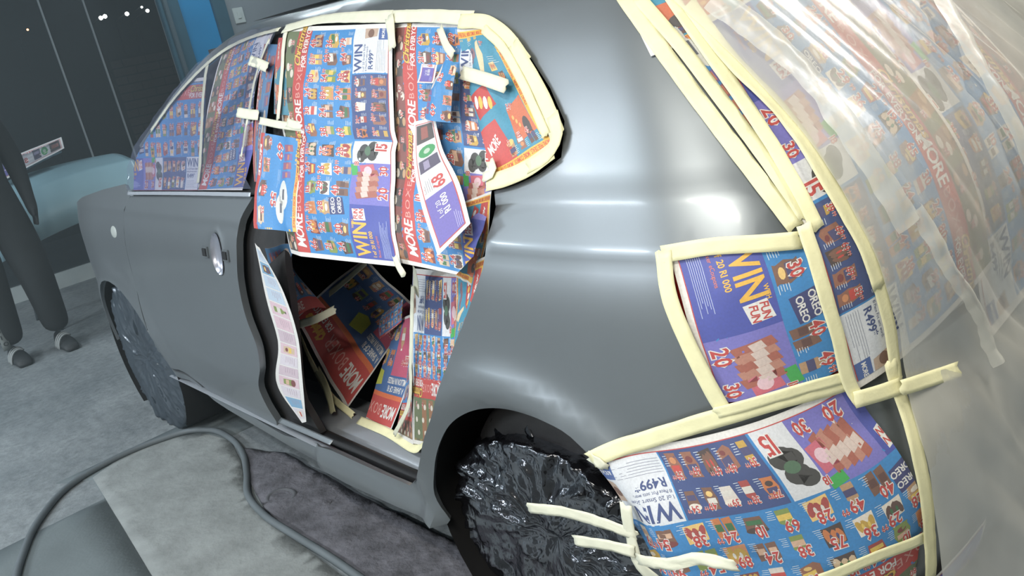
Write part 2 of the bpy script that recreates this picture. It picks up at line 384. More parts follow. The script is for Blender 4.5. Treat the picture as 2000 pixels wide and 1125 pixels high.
    def banner(s, x, y0, y1, L, full=True):
        h = y1 - y0
        s.text('MORE', x + L * .05, y1 - h * .2, h * .62, WHITE, 4, 1, .74, .15)
        w = L * .34; bx = x + L * .37
        s.text('BOXER', bx, y1 - h * .28, h * .42, lin(226, 165, 155), 3, 0, .95, gap=.16)
        s.text('Christmas', x + L * .665, y0 + h * .48, h * .46, lin(90, 50, 20), 4, 2, .9, .35); s.text('Christmas', x + L * .665, y0 + h * .48, h * .46, GOLD, 5, 1, .9, .35)
        s.text('FOR EVERYONE', x + L * .655, y1 - h * .1, h * .33, WHITE, 4, 1, .74, .1)
    def build(s):
        """cut every shape along the paper's grid lines so that the ink follows each fold"""
        out = []; cw, ch = s.W / s.nx, s.H / s.ny
        for P, col, ly in s.polys:
            lo, hi = P.min(0), P.max(0)
            if ly == 0 or (hi[0] - lo[0] < cw * .8 and hi[1] - lo[1] < ch * .8): out.append((P, col, ly)); continue
            parts = [P]
            for ax, c in ((0, cw), (1, ch)):
                nxt = []
                for Q in parts:
                    k0 = math.floor(Q[:, ax].min() / c + 1e-6); k1 = math.ceil(Q[:, ax].max() / c - 1e-6); rest = Q
                    for k in range(k0 + 1, k1):
                        a = clip_half(rest, ax, k * c, -1); rest = clip_half(rest, ax, k * c, 1)
                        if len(a) > 2: nxt.append(a)
                        if len(rest) < 3: break
                    if len(rest) > 2: nxt.append(rest)
                parts = nxt
            out += [(Q, col, ly) for Q in parts]
        s.V = np.concatenate([p for p, _, _ in out]); s.n = np.array([len(p) for p, _, _ in out]); s.st = np.r_[0, np.cumsum(s.n)[:-1]]
        s.col = np.array([c for _, c, _ in out]); s.ly = np.array([l for _, _, l in out])
        return s
def clip_half(P, ax, c, sign):
    out = []; n = len(P)
    for i in range(n):
        a, b = P[i], P[(i + 1) % n]; da, db = (a[ax] - c) * sign, (b[ax] - c) * sign
        if da >= 0: out.append(a)
        if (da > 0 and db < 0) or (da < 0 and db > 0): out.append(a + (b - a) * (da / (da - db)))
    return np.array(out).reshape(-1, 2)
def clip_line(P, p, nrm):
    out = []; n = len(P)
    for i in range(n):
        a, b = P[i], P[(i + 1) % n]; da, db = float(np.dot(a - p, nrm)), float(np.dot(b - p, nrm))
        if da >= 0: out.append(a)
        if (da > 0 and db < 0) or (da < 0 and db > 0): out.append(a + (b - a) * (da / (da - db)))
    return np.array(out).reshape(-1, 2)

PR1 = [('66', ''), ('24', '99'), ('38', ''), ('10', ''), ('24', '99'), ('19', '99'), ('21', ''), ('22', ''), ('28', ''), ('29', '99'), ('36', ''), ('75', ''), ('24', ''), ('30', ''), ('40', ''), ('49', '99'), ('28', ''), ('18', '')]
PR2 = [('65', ''), ('30', ''), ('24', '99'), ('80', ''), ('21', '99'), ('49', ''), ('38', ''), ('24', ''), ('89', '99'), ('54', '99'), ('99', '99'), ('36', ''), ('69', ''), ('10', ''), ('24', '99'), ('38', ''), ('54', '99'), ('79', '')]
def spread(seed, ts=.12, strip=(96, 110, 70), nx=44, ny=30):
    """two facing pages of the leaflet; ts = share of the sheet above the red banner"""
    random.seed(seed); W, H = .58, .41; p = Page(W, H, nx, ny); m = .012
    p.rect(m, m, W - m, H - m, BLUE, 1)
    yb0 = m + H * ts; yb1 = yb0 + .052
    if ts > .05:
        p.rect(m, m, W - m, yb0, lin(*strip), 1.3)
        for k in range(9):
            x = m + (W - 2 * m) * k / 9; p.rect(x, m, x + .04, yb0 - .004, lin(*random.choice([strip, (60, 50, 45), tuple(int(c * .7) for c in strip), (150, 100, 60)])), 1.6)
            for q in range(3): p.ell(x + .014 + .018 * (q % 2), m + (yb0 - m) * (.2 + .3 * q), .011, .008, lin(*random.choice([(225, 215, 200), (60, 50, 50), (190, 150, 110)])), 2, 10)
            p.price(x + .026, yb0 - .012, .013, ('66', '45', '80', '30', '55', '69', '45', '90', '25')[k], '')
    for k in range(60):                                                        # glitter edge
        x = m + (W - 2 * m) * k / 60; p.rect(x, m, x + .0052, m + .006, lin(*random.choice([(120, 100, 60), (80, 70, 60), (170, 140, 70), (60, 50, 45)])), 2)
    p.poly([(m, yb0), (W - m, yb0), (W - m, yb1), (m, yb1)], RED, 2)
    p.banner(m, yb0, yb1, W / 2 - m); p.banner(W / 2, yb0, yb1, W / 2 - m)
    y1 = H * .695
    p.cells(m + .004, yb1 + .004, W * .498, y1, 6, 3, PR1, .021, ((2, 2),))
    p.cells(W * .506, yb1 + .004, W - m - .002, y1, 6, 3, PR2, .021)
    # biscuit packet with its name, seen on every sheet
    p.poly([(W * .190, y1 - .056), (W * .258, y1 - .060), (W * .263, y1 - .020), (W * .196, y1 - .014)], lin(30, 44, 110), 3)
    for k in range(2): p.text('OREO', W * (.196 + .004 * k), y1 - .040 + .018 * k, .011, WHITE, 4, 1, .95, 0, -.08)
    # foot of the left page
    yb = H - m
    p.rect(m, y1, W * .24, yb, lin(52, 70, 168), 1.5); p.rect(W * .24, y1, W * .405, yb, lin(116, 112, 196), 1.5)
    p.text('WIN', m + .006, y1 + .046, .04, YELLOW, 4, 1, .70, .0, gap=.13); p.text('1 of 20 R1 000', m + .006, y1 + .062, .010, YELLOW, 4, 1, .8); p.text('Boxer eCoupons', m + .006, y1 + .074, .007, lin(235, 120, 80), 4, 0, .8)
    p.poly([(W * .175, y1 + .012), (W * .222, y1 + .006), (W * .225, y1 + .040), (W * .178, y1 + .046)], WHITE, 3); p.text('FUN', W * .181, y1 + .023, .012, RED, 4, 1, .8, .1); p.text('FUN', W * .183, y1 + .038, .012, RED, 4, 1, .8, .1)
    p.text('WITH', W * .145, y1 + .012, .007, YELLOW, 4, 1, .8)
    p.lines(m + .004, y1 + .083, .10, 7, .0032, lin(190, 200, 235), 3)
    for k in range(5):
        x = W * .262 + k * .012; p.poly([(x, y1 + .02), (x + .013, y1 + .014), (x + .02, y1 + .075), (x + .006, y1 + .082)], lin(*((170, 90, 70), (190, 130, 110))[k % 2]), 3); p.poly([(x + .003, y1 + .035), (x + .014, y1 + .03), (x + .017, y1 + .05), (x + .006, y1 + .055)], lin(220, 200, 190), 4)
    p.price(W * .264, yb - .006, .026, '20', '')
    p.rect(W * .405, y1, W * .498, yb, lin(226, 228, 232), 1.5)
    p.poly([(W * .345, y1 + .03), (W * .395, y1 + .022), (W * .402, y1 + .066), (W * .352, y1 + .072)], lin(206, 100, 120), 3); p.ell(W * .375, y1 + .048, .010, .012, lin(235, 200, 210), 4)
    p.price(W * .358, yb - .008, .022, '30', '')
    p.poly([(W * .352, y1 + .002), (W * .398, y1 - .004), (W * .402, y1 + .014), (W * .356, y1 + .020)], lin(40, 170, 70), 3); p.price(W * .395, y1 + .02, .014, '18', '')
    for cx, cy, r in ((.435, .028, .016), (.452, .038, .019), (.445, .062, .018), (.462, .066, .02)): p.ell(W * cx, y1 + cy, r, r * .9, lin(42, 44, 42), 3)
    p.ell(W * .455, y1 + .05, .012, .010, lin(70, 110, 80), 4); p.price(W * .456, yb - .01, .030, '15', '')
    # foot of the right page: navy price block and the white prize box
    p.rect(W * .506, y1, W * .78, yb, NAVY, 1.5)
    p.cells(W * .508, y1 + .002, W * .778, yb - .002, 5, 2, [('79', '99'), ('39', '99'), ('39', '99'), ('49', '99'), ('54', '99'), ('39', '99'), ('69', '99'), ('69', '99'), ('69', '99'), ('59', '99')], .0125)
    p.rect(W * .785, y1, W - m, yb, lin(226, 230, 236), 1.5)
    p.text('WIN', W * .792, y1 + .034, .030, NAVY, 4, 1, .80, gap=.13); p.text('1 of 20 Smart Style', W * .792, y1 + .045, .0072, NAVY, 4, 0, .9); p.text('10 Piece Pot sets worth', W * .792, y1 + .054, .006, NAVY, 4, 0, .8)
    p.text('R499*', W * .80, y1 + .073, .015, NAVY, 4, 1, .95); p.lines(W * .792, y1 + .082, .09, 6, .0044, lin(120, 125, 150), 3, .0007)
    p.poly([(W * .935, y1 + .04), (W - m, y1 + .036), (W - m, y1 + .08), (W * .945, y1 + .078)], lin(196, 170, 150), 3); p.ell(W * .958, y1 + .058, .011, .010, lin(120, 84, 66), 4); p.rect(W * .93, yb - .03, W - m, yb, lin(52, 92, 160), 3); p.text('MORE', W * .937, yb - .012, .009, WHITE, 4, 1, .8)
    p.rect(m, yb, W - m, yb + .0016, RED, 2)
    return p.build()
def combo(seed, blue=False, nx=26, ny=30):
    """page with the yellow border lettering"""
    random.seed(seed); W, H = .30, .40; p = Page(W, H, nx, ny); m = .008; b = .020
    p.rect(m, m, W - m, H - m, YELLOW, 1); p.rect(m + b, m + b, W - m - b, H - m - b, BLUE if blue else TEAL, 1.4)
    msg = 'MORE FREE DEALS . MORE COMBOS . MORE LOW PRICES . MORE FREE DEALS . '
    red = lin(206, 66, 40)
    p.text(msg[:46], m + .004, m + b - .004, .012, red, 3, 1, .62); p.text(msg[18:], W - m - b + .005, m + .004, .012, red, 3, 1, .62, 0, math.pi / 2)
    p.text(msg, m + b - .005, H - m - .004, .012, red, 3, 1, .60, 0, -math.pi / 2); p.text(msg[:40], W - m - .004, H - m - b + .004, .012, red, 3, 1, .62, 0, math.pi)
    x0, y0, x1, y1 = m + b, m + b, W - m - b, H - m - b
    if blue:                                                              # packs, white gloves and the red foot banner
        for k in range(4): p.poly([(x0 + .02 + .024 * k, y0 + .03), (x0 + .038 + .024 * k, y0 + .025), (x0 + .042 + .024 * k, y0 + .12), (x0 + .022 + .024 * k, y0 + .13)], lin(*((150, 80, 110), (110, 90, 160))[k % 2]), 2); p.rect(x0 + .024 + .024 * k, y0 + .05, x0 + .038 + .024 * k, y0 + .075, lin(200, 120, 90), 3)
        p.price(x0 + .02, y0 + .19, .045, '69', '')
        for k in range(2): p.ell(x0 + .155 + .035 * k, y0 + .08 + .03 * k, .036, .05, lin(222, 222, 216), 2, 16, .3); p.rect(x0 + .14 + .035 * k, y0 + .06 + .03 * k, x0 + .165 + .035 * k, y0 + .085 + .03 * k, lin(90, 96, 110), 3)
        p.price(x0 + .15, y0 + .20, .04, '55', ''); p.lines(x0 + .09, y0 + .15, .05, 5, .006, lin(220, 232, 245), 2)
        p.cells(x0, y0 + .22, x1, y1 - .05, 4, 1, [('45', ''), ('30', ''), ('80', ''), ('25', '')], .02)
        p.rect(x0, y1 - .05, x1, y1, RED, 2); p.text('MORE', x0 + .03, y1 - .012, .03, WHITE, 4, 1, .8, .1)
        return p.build()
    for k in range(3): p.ell(x0 + .04 + .026 * k, y0 + .05 + .012 * (k % 2), .024, .017, lin(140, 100, 110), 2); p.ell(x0 + .04 + .026 * k, y0 + .047 + .012 * (k % 2), .009, .005, lin(60, 60, 90), 3)
    p.poly([(x0 + .13, y0 + .02), (x0 + .15, y0 + .015), (x0 + .16, y0 + .06), (x0 + .12, y0 + .13), (x0 + .105, y0 + .125)], CREAM, 3)
    p.price(x0 + .16, y0 + .035, .015, '79', '99'); p.lines(x0 + .06, y0 + .012, .05, 3, .005, WHITE, 3); p.lines(x0 + .175, y0 + .07, .05, 4, .006, WHITE, 3)
    for k in range(3): p.product(x0 + .165 + .022 * (k % 2), y0 + .085 + .03 * k, .03, .028, 'tray', 2)
    p.poly([(x0, y0 + .16), (x0 + .10, y0 + .14), (x0 + .12, y0 + .2), (x0 + .02, y0 + .225)], lin(190, 40, 36), 2)
    for k in range(4): p.ell(x0 + .03 + .022 * k, y0 + .18 + .004 * k, .010, .018, (WHITE, GOLD)[k % 2], 3, 10, .3)
    p.poly([(x0 + .15, y0 + .22), (x1 - .004, y0 + .20), (x1, y0 + .31), (x0 + .15, y0 + .32)], lin(206, 104, 60), 2)
    for k in range(3): p.ell(x0 + .165 + .010 * k, y0 + .25 + .014 * k, .005, .007, lin(236, 176, 100), 3, 8)
    p.ell(x0 + .215, y0 + .285, .016, .024, lin(60, 52, 52), 3); p.price(x0 + .155, y0 + .225, .017, '54', '99')
    p.poly([(x0, y0 + .25), (x0 + .09, y0 + .235), (x0 + .12, y1), (x0, y1)], RED, 2); p.text('MORE', x0 + .02, y1 - .03, .024, WHITE, 4, 1, .7, .1, -.4)
    p.cells(x0 + .09, y1 - .06, x1, y1, 3, 1, [('69', ''), ('55', ''), ('45', '')], .015)
    return p.build()
def glare_page(seed):
    """strip under glare: the glare is put into white paper with faint pink and blue pictures"""
    random.seed(seed); W, H = .40, .06; p = Page(W, H, 40, 6)
    for k in range(14):
        x = .008 + k * .0275; p.rect(x, .008, x + .025, .052, lin(*random.choice([(226, 196, 206), (196, 214, 232), (222, 214, 222), (210, 190, 200), (120, 170, 205)])), 1)
        if k % 3 == 1: p.product(x + .004, .014, .018, .03)
        else: p.lines(x + .003, .016, .018, 5, .005, lin(170, 140, 160), 2)
    return p.build()
def front_page(seed, nx=40, ny=28):
    """cover spread with the large banner"""
    random.seed(seed); W, H = .56, .40; p = Page(W, H, nx, ny); m = .01
    p.rect(m, m, W - m, H - m, lin(38, 96, 158), 1); p.rect(m, m, W - m, m + .095, RED, 2)
    h = .095; p.text('MORE', m + .02, m + .07, .048, WHITE, 4, 1, .78, .12)
    p.text('BOXER', m + .17, m + .07, .044, lin(226, 165, 155), 3, 0, .9, gap=.14)
    p.text('Christmas', m + .375, m + .046, .032, GOLD, 4, 2, .8, .3); p.text('FOR EVERYONE', m + .38, m + .082, .024, WHITE, 4, 1, .74)
    p.rect(m, m + .095, W - m, m + .112, ORANGE, 2)
    p.text('A SHARE OF R1', m + .012, m + .142, .022, WHITE, 4, 1, .8); p.text('MILLION IN PRIZES', m + .012, m + .172, .022, WHITE, 4, 1, .75)
    p.rect(m, m + .18, m + .18, H - m, lin(196, 74, 110), 2); p.price(m + .03, m + .25, .032, '229', '99'); p.product(m + .10, m + .27, .06, .08, 'bottle', 3)
    p.poly([(m + .24, m + .14), (m + .34, m + .125), (m + .36, m + .185), (m + .31, m + .2), (m + .25, m + .19)], lin(190, 196, 60), 3)
    p.cells(m + .19, m + .19, W - m, H - m, 5, 2, [('42', '99'), ('85', ''), ('64', '99'), ('99', ''), ('45', '')], .02)
    return p.build()
def flap_page(seed):
    """narrow strip with a white border, three packs and a large price"""
    random.seed(seed); W, H = .30, .085; p = Page(W, H, 30, 9); m = .009
    p.rect(m, m, W - m, H - m, RED, 1); p.rect(m + .002, m + .002, W - m - .002, H - m - .002, lin(224, 222, 226), 1.4)
    p.rect(m + .002, m + .002, m + .105, H - m - .002, PURPLE, 1.8); p.text('1 of 20', m + .05, m + .03, .011, WHITE, 4, 0, .9); p.text('R1 000', m + .05, m + .046, .014, WHITE, 4, 1, .9); p.lines(m + .006, m + .05, .04, 4, .004, lin(200, 195, 240), 3)
    p.text('68', m + .112, H - m - .014, .028, RED, 4, 1, .8); p.lines(m + .115, m + .008, .035, 5, .0046, lin(90, 90, 100), 3, .0007)
    p.rect(m + .165, m + .006, m + .195, H - m - .006, lin(70, 60, 90), 3); p.rect(m + .170, m + .018, m + .19, m + .034, lin(150, 140, 170), 4)
    p.ell(m + .212, m + .034, .014, .026, lin(40, 150, 80), 3); p.ell(m + .212, m + .034, .006, .010, lin(180, 200, 180), 4)
    p.rect(m + .235, m + .004, W - m - .004, H - m - .004, lin(64, 56, 58), 3); p.rect(m + .243, m + .02, W - m - .01, m + .044, lin(150, 80, 70), 4)
    return p.build()

# ------------------------------------------------------------------ sheets of paper
def wrinkle(x, y, seed, amp, fold=0.0, fdir=0.0):
    q = noise.noise(Vector((x * 9, y * 9, seed))) * .6 + noise.noise(Vector((x * 21, y * 21, seed + 5))) * .3
    r = 1 - abs(noise.noise(Vector((x * 6 + 3, y * 6, seed + 9)))) * 2
    f = fold * math.sin((x * math.cos(fdir) + y * math.sin(fdir)) * 26 + seed)
    return amp * (q + .5 * r) + f
def on_body(corners, page, off=.006, amp=.003, seed=0, fold=0.0, fdir=0.0, lift=None):
    """page corners (as read: top left, top right, bottom right, bottom left) laid on the body surface"""
    K = [uz(c) for c in corners]; off = off * .6; amp = amp * 1.7; fold *= 1.5
    def f(X, Y):
        a, b = X / page.W, Y / page.H
        s = (1-a)*(1-b)*K[0][0] + a*(1-b)*K[1][0] + a*b*K[2][0] + (1-a)*b*K[3][0]; z = (1-a)*(1-b)*K[0][1] + a*(1-b)*K[1][1] + a*b*K[2][1] + (1-a)*b*K[3][1]
        z = min(max(z, .03), 1.46); e = min(1, 7 * min(a, 1 - a, b, 1 - b)); d = off + max(-off * .7, e * wrinkle(X, Y, seed, amp, fold, fdir))
        if lift: d += lift(a, b)
        return surf(s, z) + surf_n(s, z) * d
    f.K = K
    return f
def to_page(K, page, pts):
    """picture points -> page coordinates for a sheet laid with on_body"""
    out = []
    for p in pts:
        s, z = uz(p); a = b = .5
        for _ in range(20):
            q = [(1-a)*(1-b)*K[0][i] + a*(1-b)*K[1][i] + a*b*K[2][i] + (1-a)*b*K[3][i] for i in (0, 1)]
            da = [(1-b)*(K[1][i]-K[0][i]) + b*(K[2][i]-K[3][i]) for i in (0, 1)]; db = [(1-a)*(K[3][i]-K[0][i]) + a*(K[2][i]-K[1][i]) for i in (0, 1)]
            det = da[0]*db[1] - da[1]*db[0]; r = (s - q[0], z - q[1])
            a += (r[0]*db[1] - r[1]*db[0]) / det; b += (da[0]*r[1] - da[1]*r[0]) / det
        out.append((a * page.W, b * page.H))
    return out
def on_grid(rows, page, amp=.002, seed=0, fold=0.0, fdir=0.0):
    """rows of 3D points (first row = page top) interpolated smoothly"""
    R = np.array([crom([list(p) for p in r], 25) for r in rows]); G = np.array([crom(R[:, k, :], 25) for k in range(25)])   # [x][y]
    def P(a, b):
        a = min(max(a, 0), 1) * 24; b = min(max(b, 0), 1) * 24; i = min(int(a), 23); j = min(int(b), 23); u, v = a - i, b - j
        return (1-u)*(1-v)*G[i, j] + u*(1-v)*G[i+1, j] + u*v*G[i+1, j+1] + (1-u)*v*G[i, j+1]
    def f(X, Y):
        a, b = X / page.W, Y / page.H; p = Vector(P(a, b)); e = .02
        n = (Vector(P(a + e, b)) - Vector(P(a - e, b))).cross(Vector(P(a, b + e)) - Vector(P(a, b - e)))
        n = n.normalized() if n.length > 1e-9 else Vector((0, -1, 0))
        if n.dot(CAM - p) < 0: n = -n
        return p + n * wrinkle(X, Y, seed, amp, fold, fdir)
    return f
def sheet(name, label, page, fn, clip=None, group=None, tint=(1, 1, 1), cat='newspaper'):
    nx, ny = page.nx, page.ny
    G = np.array([[list(fn(i / nx * page.W, j / ny * page.H)) for j in range(ny + 1)] for i in range(nx + 1)])
    T = np.gradient(G, axis=0); S = np.gradient(G, axis=1); Nn = np.cross(T, S); Nn /= np.maximum(np.linalg.norm(Nn, axis=2, keepdims=True), 1e-9)
    flip = np.sum(Nn * (np.array(CAM) - G), axis=2).mean() < 0
    if flip: Nn = -Nn
    V, n, st, col, ly = page.V, page.n, page.st, page.col, page.ly
    if clip is not None:
        CV = []; cn = []; cc = []; cl = []
        for poly in clip:
            Q = np.array(poly, float); ar = np.sum(Q[:, 0] * np.roll(Q[:, 1], -1) - np.roll(Q[:, 0], -1) * Q[:, 1])
            if ar < 0: Q = Q[::-1]
            D = np.roll(Q, -1, 0) - Q; NR = np.stack([-D[:, 1], D[:, 0]], 1)
            d = (V[:, None, :] - Q[None]) ; d = np.sum(d * NR[None], axis=2)                 # verts x edges
            ok = np.minimum.reduceat(d, st, axis=0).min(1) >= 0; out = (np.maximum.reduceat(d, st, axis=0) < 0).any(1)
            for k in np.nonzero(~out)[0]:
                P = V[st[k]:st[k] + n[k]]
                if not ok[k]:
                    for e in range(len(Q)):
                        P = clip_line(P, Q[e], NR[e])
                        if len(P) < 3: break
                if len(P) > 2: CV.append(P); cn.append(len(P)); cc.append(col[k]); cl.append(ly[k])
        V = np.concatenate(CV); n = np.array(cn); st = np.r_[0, np.cumsum(n)[:-1]]; col = np.array(cc); ly = np.array(cl)
    x = np.clip(V[:, 0] / page.W * nx, 0, nx - 1e-6); y = np.clip(V[:, 1] / page.H * ny, 0, ny - 1e-6); i = x.astype(int); j = y.astype(int); u = (x - i)[:, None]; v = (y - j)[:, None]
    bl = lambda A: (1-u)*(1-v)*A[i, j] + u*(1-v)*A[i+1, j] + u*v*A[i+1, j+1] + (1-u)*v*A[i, j+1]
    NV = bl(Nn); lay = np.repeat(ly, n)[:, None]
    X = bl(G) + NV * np.where(lay > 0, .0003 + .00012 * lay, 0)
    me = bpy.data.meshes.new(name); nv = len(X); npoly = len(n)
    me.vertices.add(nv); me.vertices.foreach_set('co', X.astype(np.float32).ravel())
    me.loops.add(nv); me.polygons.add(npoly)
    nx2 = np.arange(nv) + 1; nx2[st + n - 1] = st; ar = np.add.reduceat(V[:, 0] * V[nx2, 1] - V[nx2, 0] * V[:, 1], st)
    order = np.arange(nv); bad = (ar < 0) != flip; lp = np.repeat(st, n); ln = np.repeat(n, n); order = np.where(np.repeat(bad, n), lp + (ln - 1) - (order - lp), order)
    me.loops.foreach_set('vertex_index', order.astype(np.int32)); me.polygons.foreach_set('loop_start', st.astype(np.int32)); me.polygons.foreach_set('loop_total', n.astype(np.int32))
    me.update(calc_edges=True); me.validate()
    if len(me.polygons) == npoly and len(me.loops) == nv:
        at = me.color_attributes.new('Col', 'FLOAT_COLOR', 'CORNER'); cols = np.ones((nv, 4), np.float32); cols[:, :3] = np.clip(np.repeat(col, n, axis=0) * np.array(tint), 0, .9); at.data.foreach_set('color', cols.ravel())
        me.normals_split_custom_set_from_vertices([tuple(a) for a in NV])
    else: print('SHEET MISMATCH', name, len(me.polygons), npoly)
    me.materials.append(PRINT)
    o = bpy.data.objects.new(name, me); C.objects.link(o)
    return tag(o, label, cat, group)

# ------------------------------------------------------------------ strips of tape
def ribbon(name, pts, nrm, width, material, label, seed=0, amp=.0012, group=None, cat='tape', jag=.004):
    """tape along 3D points with a normal per point"""
    n = max(6, int(sum((Vector(pts[i + 1]) - Vector(pts[i])).length for i in range(len(pts) - 1)) / .012)); P = [Vector(p) for p in crom(pts, n)]; A_ = np.array([list(p) for p in nrm], float); Nn = [Vector([float(np.interp(q, np.linspace(0, 1, len(A_)), A_[:, c])) for c in range(3)]).normalized() for q in np.linspace(0, 1, n)]
    V = []; F = []; rnd = random.Random(seed); m = 5
    for i in range(n):
        t = (P[min(i + 1, n - 1)] - P[max(i - 1, 0)]).normalized(); w = t.cross(Nn[i]).normalized(); e = 0
        for k in range(m):
            if i in (0, n - 1): e = rnd.uniform(-jag, jag)
            q = (k / (m - 1) - .5) * width * (1 + .05 * noise.noise(Vector((i * .3, seed, k > 2))))
            V.append(P[i] + w * q + t * e + Nn[i] * (amp * (noise.noise(Vector((i * .35, k * .8, seed))) + .6 * noise.noise(Vector((i * .9, k * .3, seed + 4))))))
    for i in range(n - 1):
        for k in range(m - 1): F.append((i * m + k, i * m + k + 1, (i + 1) * m + k + 1, (i + 1) * m + k))
    o = mesh_obj(name, V, F, material)
    md = o.modifiers.new('thickness', 'SOLIDIFY'); md.thickness = .0006; md.offset = 0
    return tag(o, label, cat, group)
_tape_n = [0]
def tape(label, pts, width=.024, off=.012, material=None, amp=.0012):
    """masking tape along picture points on the body"""
    off = .003 + off * .55; _tape_n[0] += 1; K = [uz(p) for p in pts]; K = crom(K, max(len(K), 4) * 3)
    return ribbon('masking_tape_strip', [surf(*k) + surf_n(*k) * off for k in K], [surf_n(*k) for k in K], width, material or TAPE, label, _tape_n[0], amp, 'masking tape strips')

# ------------------------------------------------------------------ the setting
def floor_material():
    m = bpy.data.materials.new('dusty_concrete'); m.use_nodes = True; nt = m.node_tree; N = nt.nodes; L = nt.links; b = N['Principled BSDF']
    tc = N.new('ShaderNodeTexCoord'); n1 = N.new('ShaderNodeTexNoise'); n1.inputs['Scale'].default_value = 1.6; n1.inputs['Detail'].default_value = 8; n1.inputs['Roughness'].default_value = .65
    n2 = N.new('ShaderNodeTexNoise'); n2.inputs['Scale'].default_value = 26; n2.inputs['Detail'].default_value = 6; n2.inputs['Roughness'].default_value = .7
    for n in (n1, n2): L.new(tc.outputs['Object'], n.inputs['Vector'])
    r1 = N.new('ShaderNodeValToRGB'); r1.color_ramp.elements[0].position = .3; r1.color_ramp.elements[1].position = .68
    r1.color_ramp.elements[0].color = (*lin(104, 113, 116), 1); r1.color_ramp.elements[1].color = (*lin(146, 153, 154), 1); L.new(n1.outputs['Fac'], r1.inputs['Fac'])
    r2 = N.new('ShaderNodeValToRGB'); r2.color_ramp.elements[0].position = .28; r2.color_ramp.elements[1].position = .62
    r2.color_ramp.elements[0].color = (.55, .55, .57, 1); r2.color_ramp.elements[1].color = (1.1, 1.08, 1.1, 1); L.new(n2.outputs['Fac'], r2.inputs['Fac'])
    mx = N.new('ShaderNodeMix'); mx.data_type = 'RGBA'; mx.blend_type = 'MULTIPLY'; mx.inputs['Factor'].default_value = .8
    L.new(r1.outputs[0], mx.inputs['A']); L.new(r2.outputs[0], mx.inputs['B']); L.new(mx.outputs['Result'], b.inputs['Base Color']); b.inputs['Roughness'].default_value = .8
    bp = N.new('ShaderNodeBump'); bp.inputs['Distance'].default_value = .008; bp.inputs['Strength'].default_value = .7; L.new(n2.outputs['Fac'], bp.inputs['Height']); L.new(bp.outputs[0], b.inputs['Normal'])
    return m
FLOOR = floor_material()
SLAB = mat('pale_concrete', lin(136, 141, 140), .85, var=.16, vscale=9, bump=.004, bscale=40, detail=8)
MAT_GREY = mat('worn_floor_sheet', lin(104, 113, 115), .7, var=.10, vscale=4, bump=.001, bscale=90)
DIRT = mat('caked_dirt', lin(92, 92, 98), .95, var=.35, vscale=14, bump=.012, bscale=30, detail=8)
def slab(name, px, z, h, material, step=.12, rough=.0):
    P = [tuple(at_z(*p)[:2]) if abs(p[0]) > 8 else p for p in px]; V, F = fill(P, step)
    X = [Vector((x, y, z + h + rough * noise.fractal(Vector((x * 7, y * 7, 1)), 1, 2, 4))) for x, y in V]
    G = [f if (X[f[1]] - X[f[0]]).cross(X[f[2]] - X[f[0]]).z > 0 else f[::-1] for f in F]
    o = mesh_obj(name, X, G, material); m = o.modifiers.new('thickness', 'SOLIDIFY'); m.thickness = h + .004; m.offset = -1
    return structure(o)
o = structure(mesh_obj('floor', [(-9, -4.5, 0), (5, -4.5, 0), (5, 6.5, 0), (-9, 6.5, 0)], [(0, 1, 2, 3)], FLOOR)); o['label'] = 'grey dusty concrete workshop floor'
slab('floor_slab', [(182, 935), (250, 885), (340, 852), (400, 848), (450, 862), (470, 900), (480, 960), (520, 1010), (600, 1075), (700, 1150), (560, 1260), (330, 1180), (240, 1030)], 0, .005, SLAB, .05)['label'] = 'pale concrete slab inside the bend of the hose'
slab('floor_sheet', [(0, 960), (110, 945), (182, 938), (240, 1032), (330, 1182), (100, 1250), (-150, 1150)], 0, .003, MAT_GREY)['label'] = 'darker worn floor sheet beside the pale slab'
slab('floor_dirt', [(470, 880), (560, 890), (700, 970), (860, 1050), (960, 1100), (960, 1300), (760, 1250), (690, 1120), (600, 1060), (520, 1000), (492, 950)], 0, .012, DIRT, .03, .008)['label'] = 'rough caked dirt on the floor under the sill'

DARKGLASS = film_material('dark_window_pane', lin(40, 50, 54), .55, .35, 0.0, .0, 3, .01, .1)
SEAM = mat('pane_seam', lin(140, 150, 155), .4, .2)
BLUEP = mat('blue_steel', lin(20, 132, 186), .45, var=.08, vscale=3); BLUED = mat('blue_grey_steel', lin(58, 98, 116), .45, .3, var=.1); BOOTH = mat('booth_white', lin(196, 200, 200), .8, var=.05, vscale=2); GREYW = mat('grey_wall', lin(132, 140, 146), .8, var=.06, vscale=2)
DARKW = mat('dark_wall', lin(70, 80, 84), .8, var=.1, vscale=2)
XW = -6.2
# left end: tall dark panes between thin seams, a brick wall and street lamps outside
ys = [-4.5, -2.2, -.6, at_x(72, 0, XW).y, at_x(160, 0, XW).y, at_x(302, 0, XW).y]
for i in range(len(ys) - 1):
    w = structure(empty('window_%d' % (i + 1), (XW, ys[i], 0))); w['label'] = 'tall dark window pane at the end of the workshop'
    p = box('pane', (0, 0, .12), (.008, ys[i + 1] - ys[i], 3), DARKGLASS, w)
    box('window_frame', (-.005, ys[i + 1] - ys[i] - .006, 0), (.02, ys[i + 1] - ys[i] + .006, 3), SEAM, w)
structure(box('trim_1', (XW - .06, -4.5, 0), (XW + .05, ys[-1], .12), mat('white_kerb', lin(176, 186, 186), .7, var=.05)))['label'] = 'pale kerb along the foot of the dark panes'
structure(box('wall_outside', (-16.2, -8, -.1), (-16, 9, 6), mat('night_wall', lin(48, 56, 60), .9, var=.2)))['label'] = 'dark night beyond the panes'
structure(box('ground_outside', (-16, -8, -.12), (XW - .06, 9, -.02), mat('night_ground', lin(60, 66, 68), .9, var=.2)))['label'] = 'dark yard beyond the panes'
BRICK = mat('dim_brick', lin(150, 134, 122), .9, var=.25, vscale=3); MORTAR = mat('dim_mortar', lin(70, 72, 72), .9)
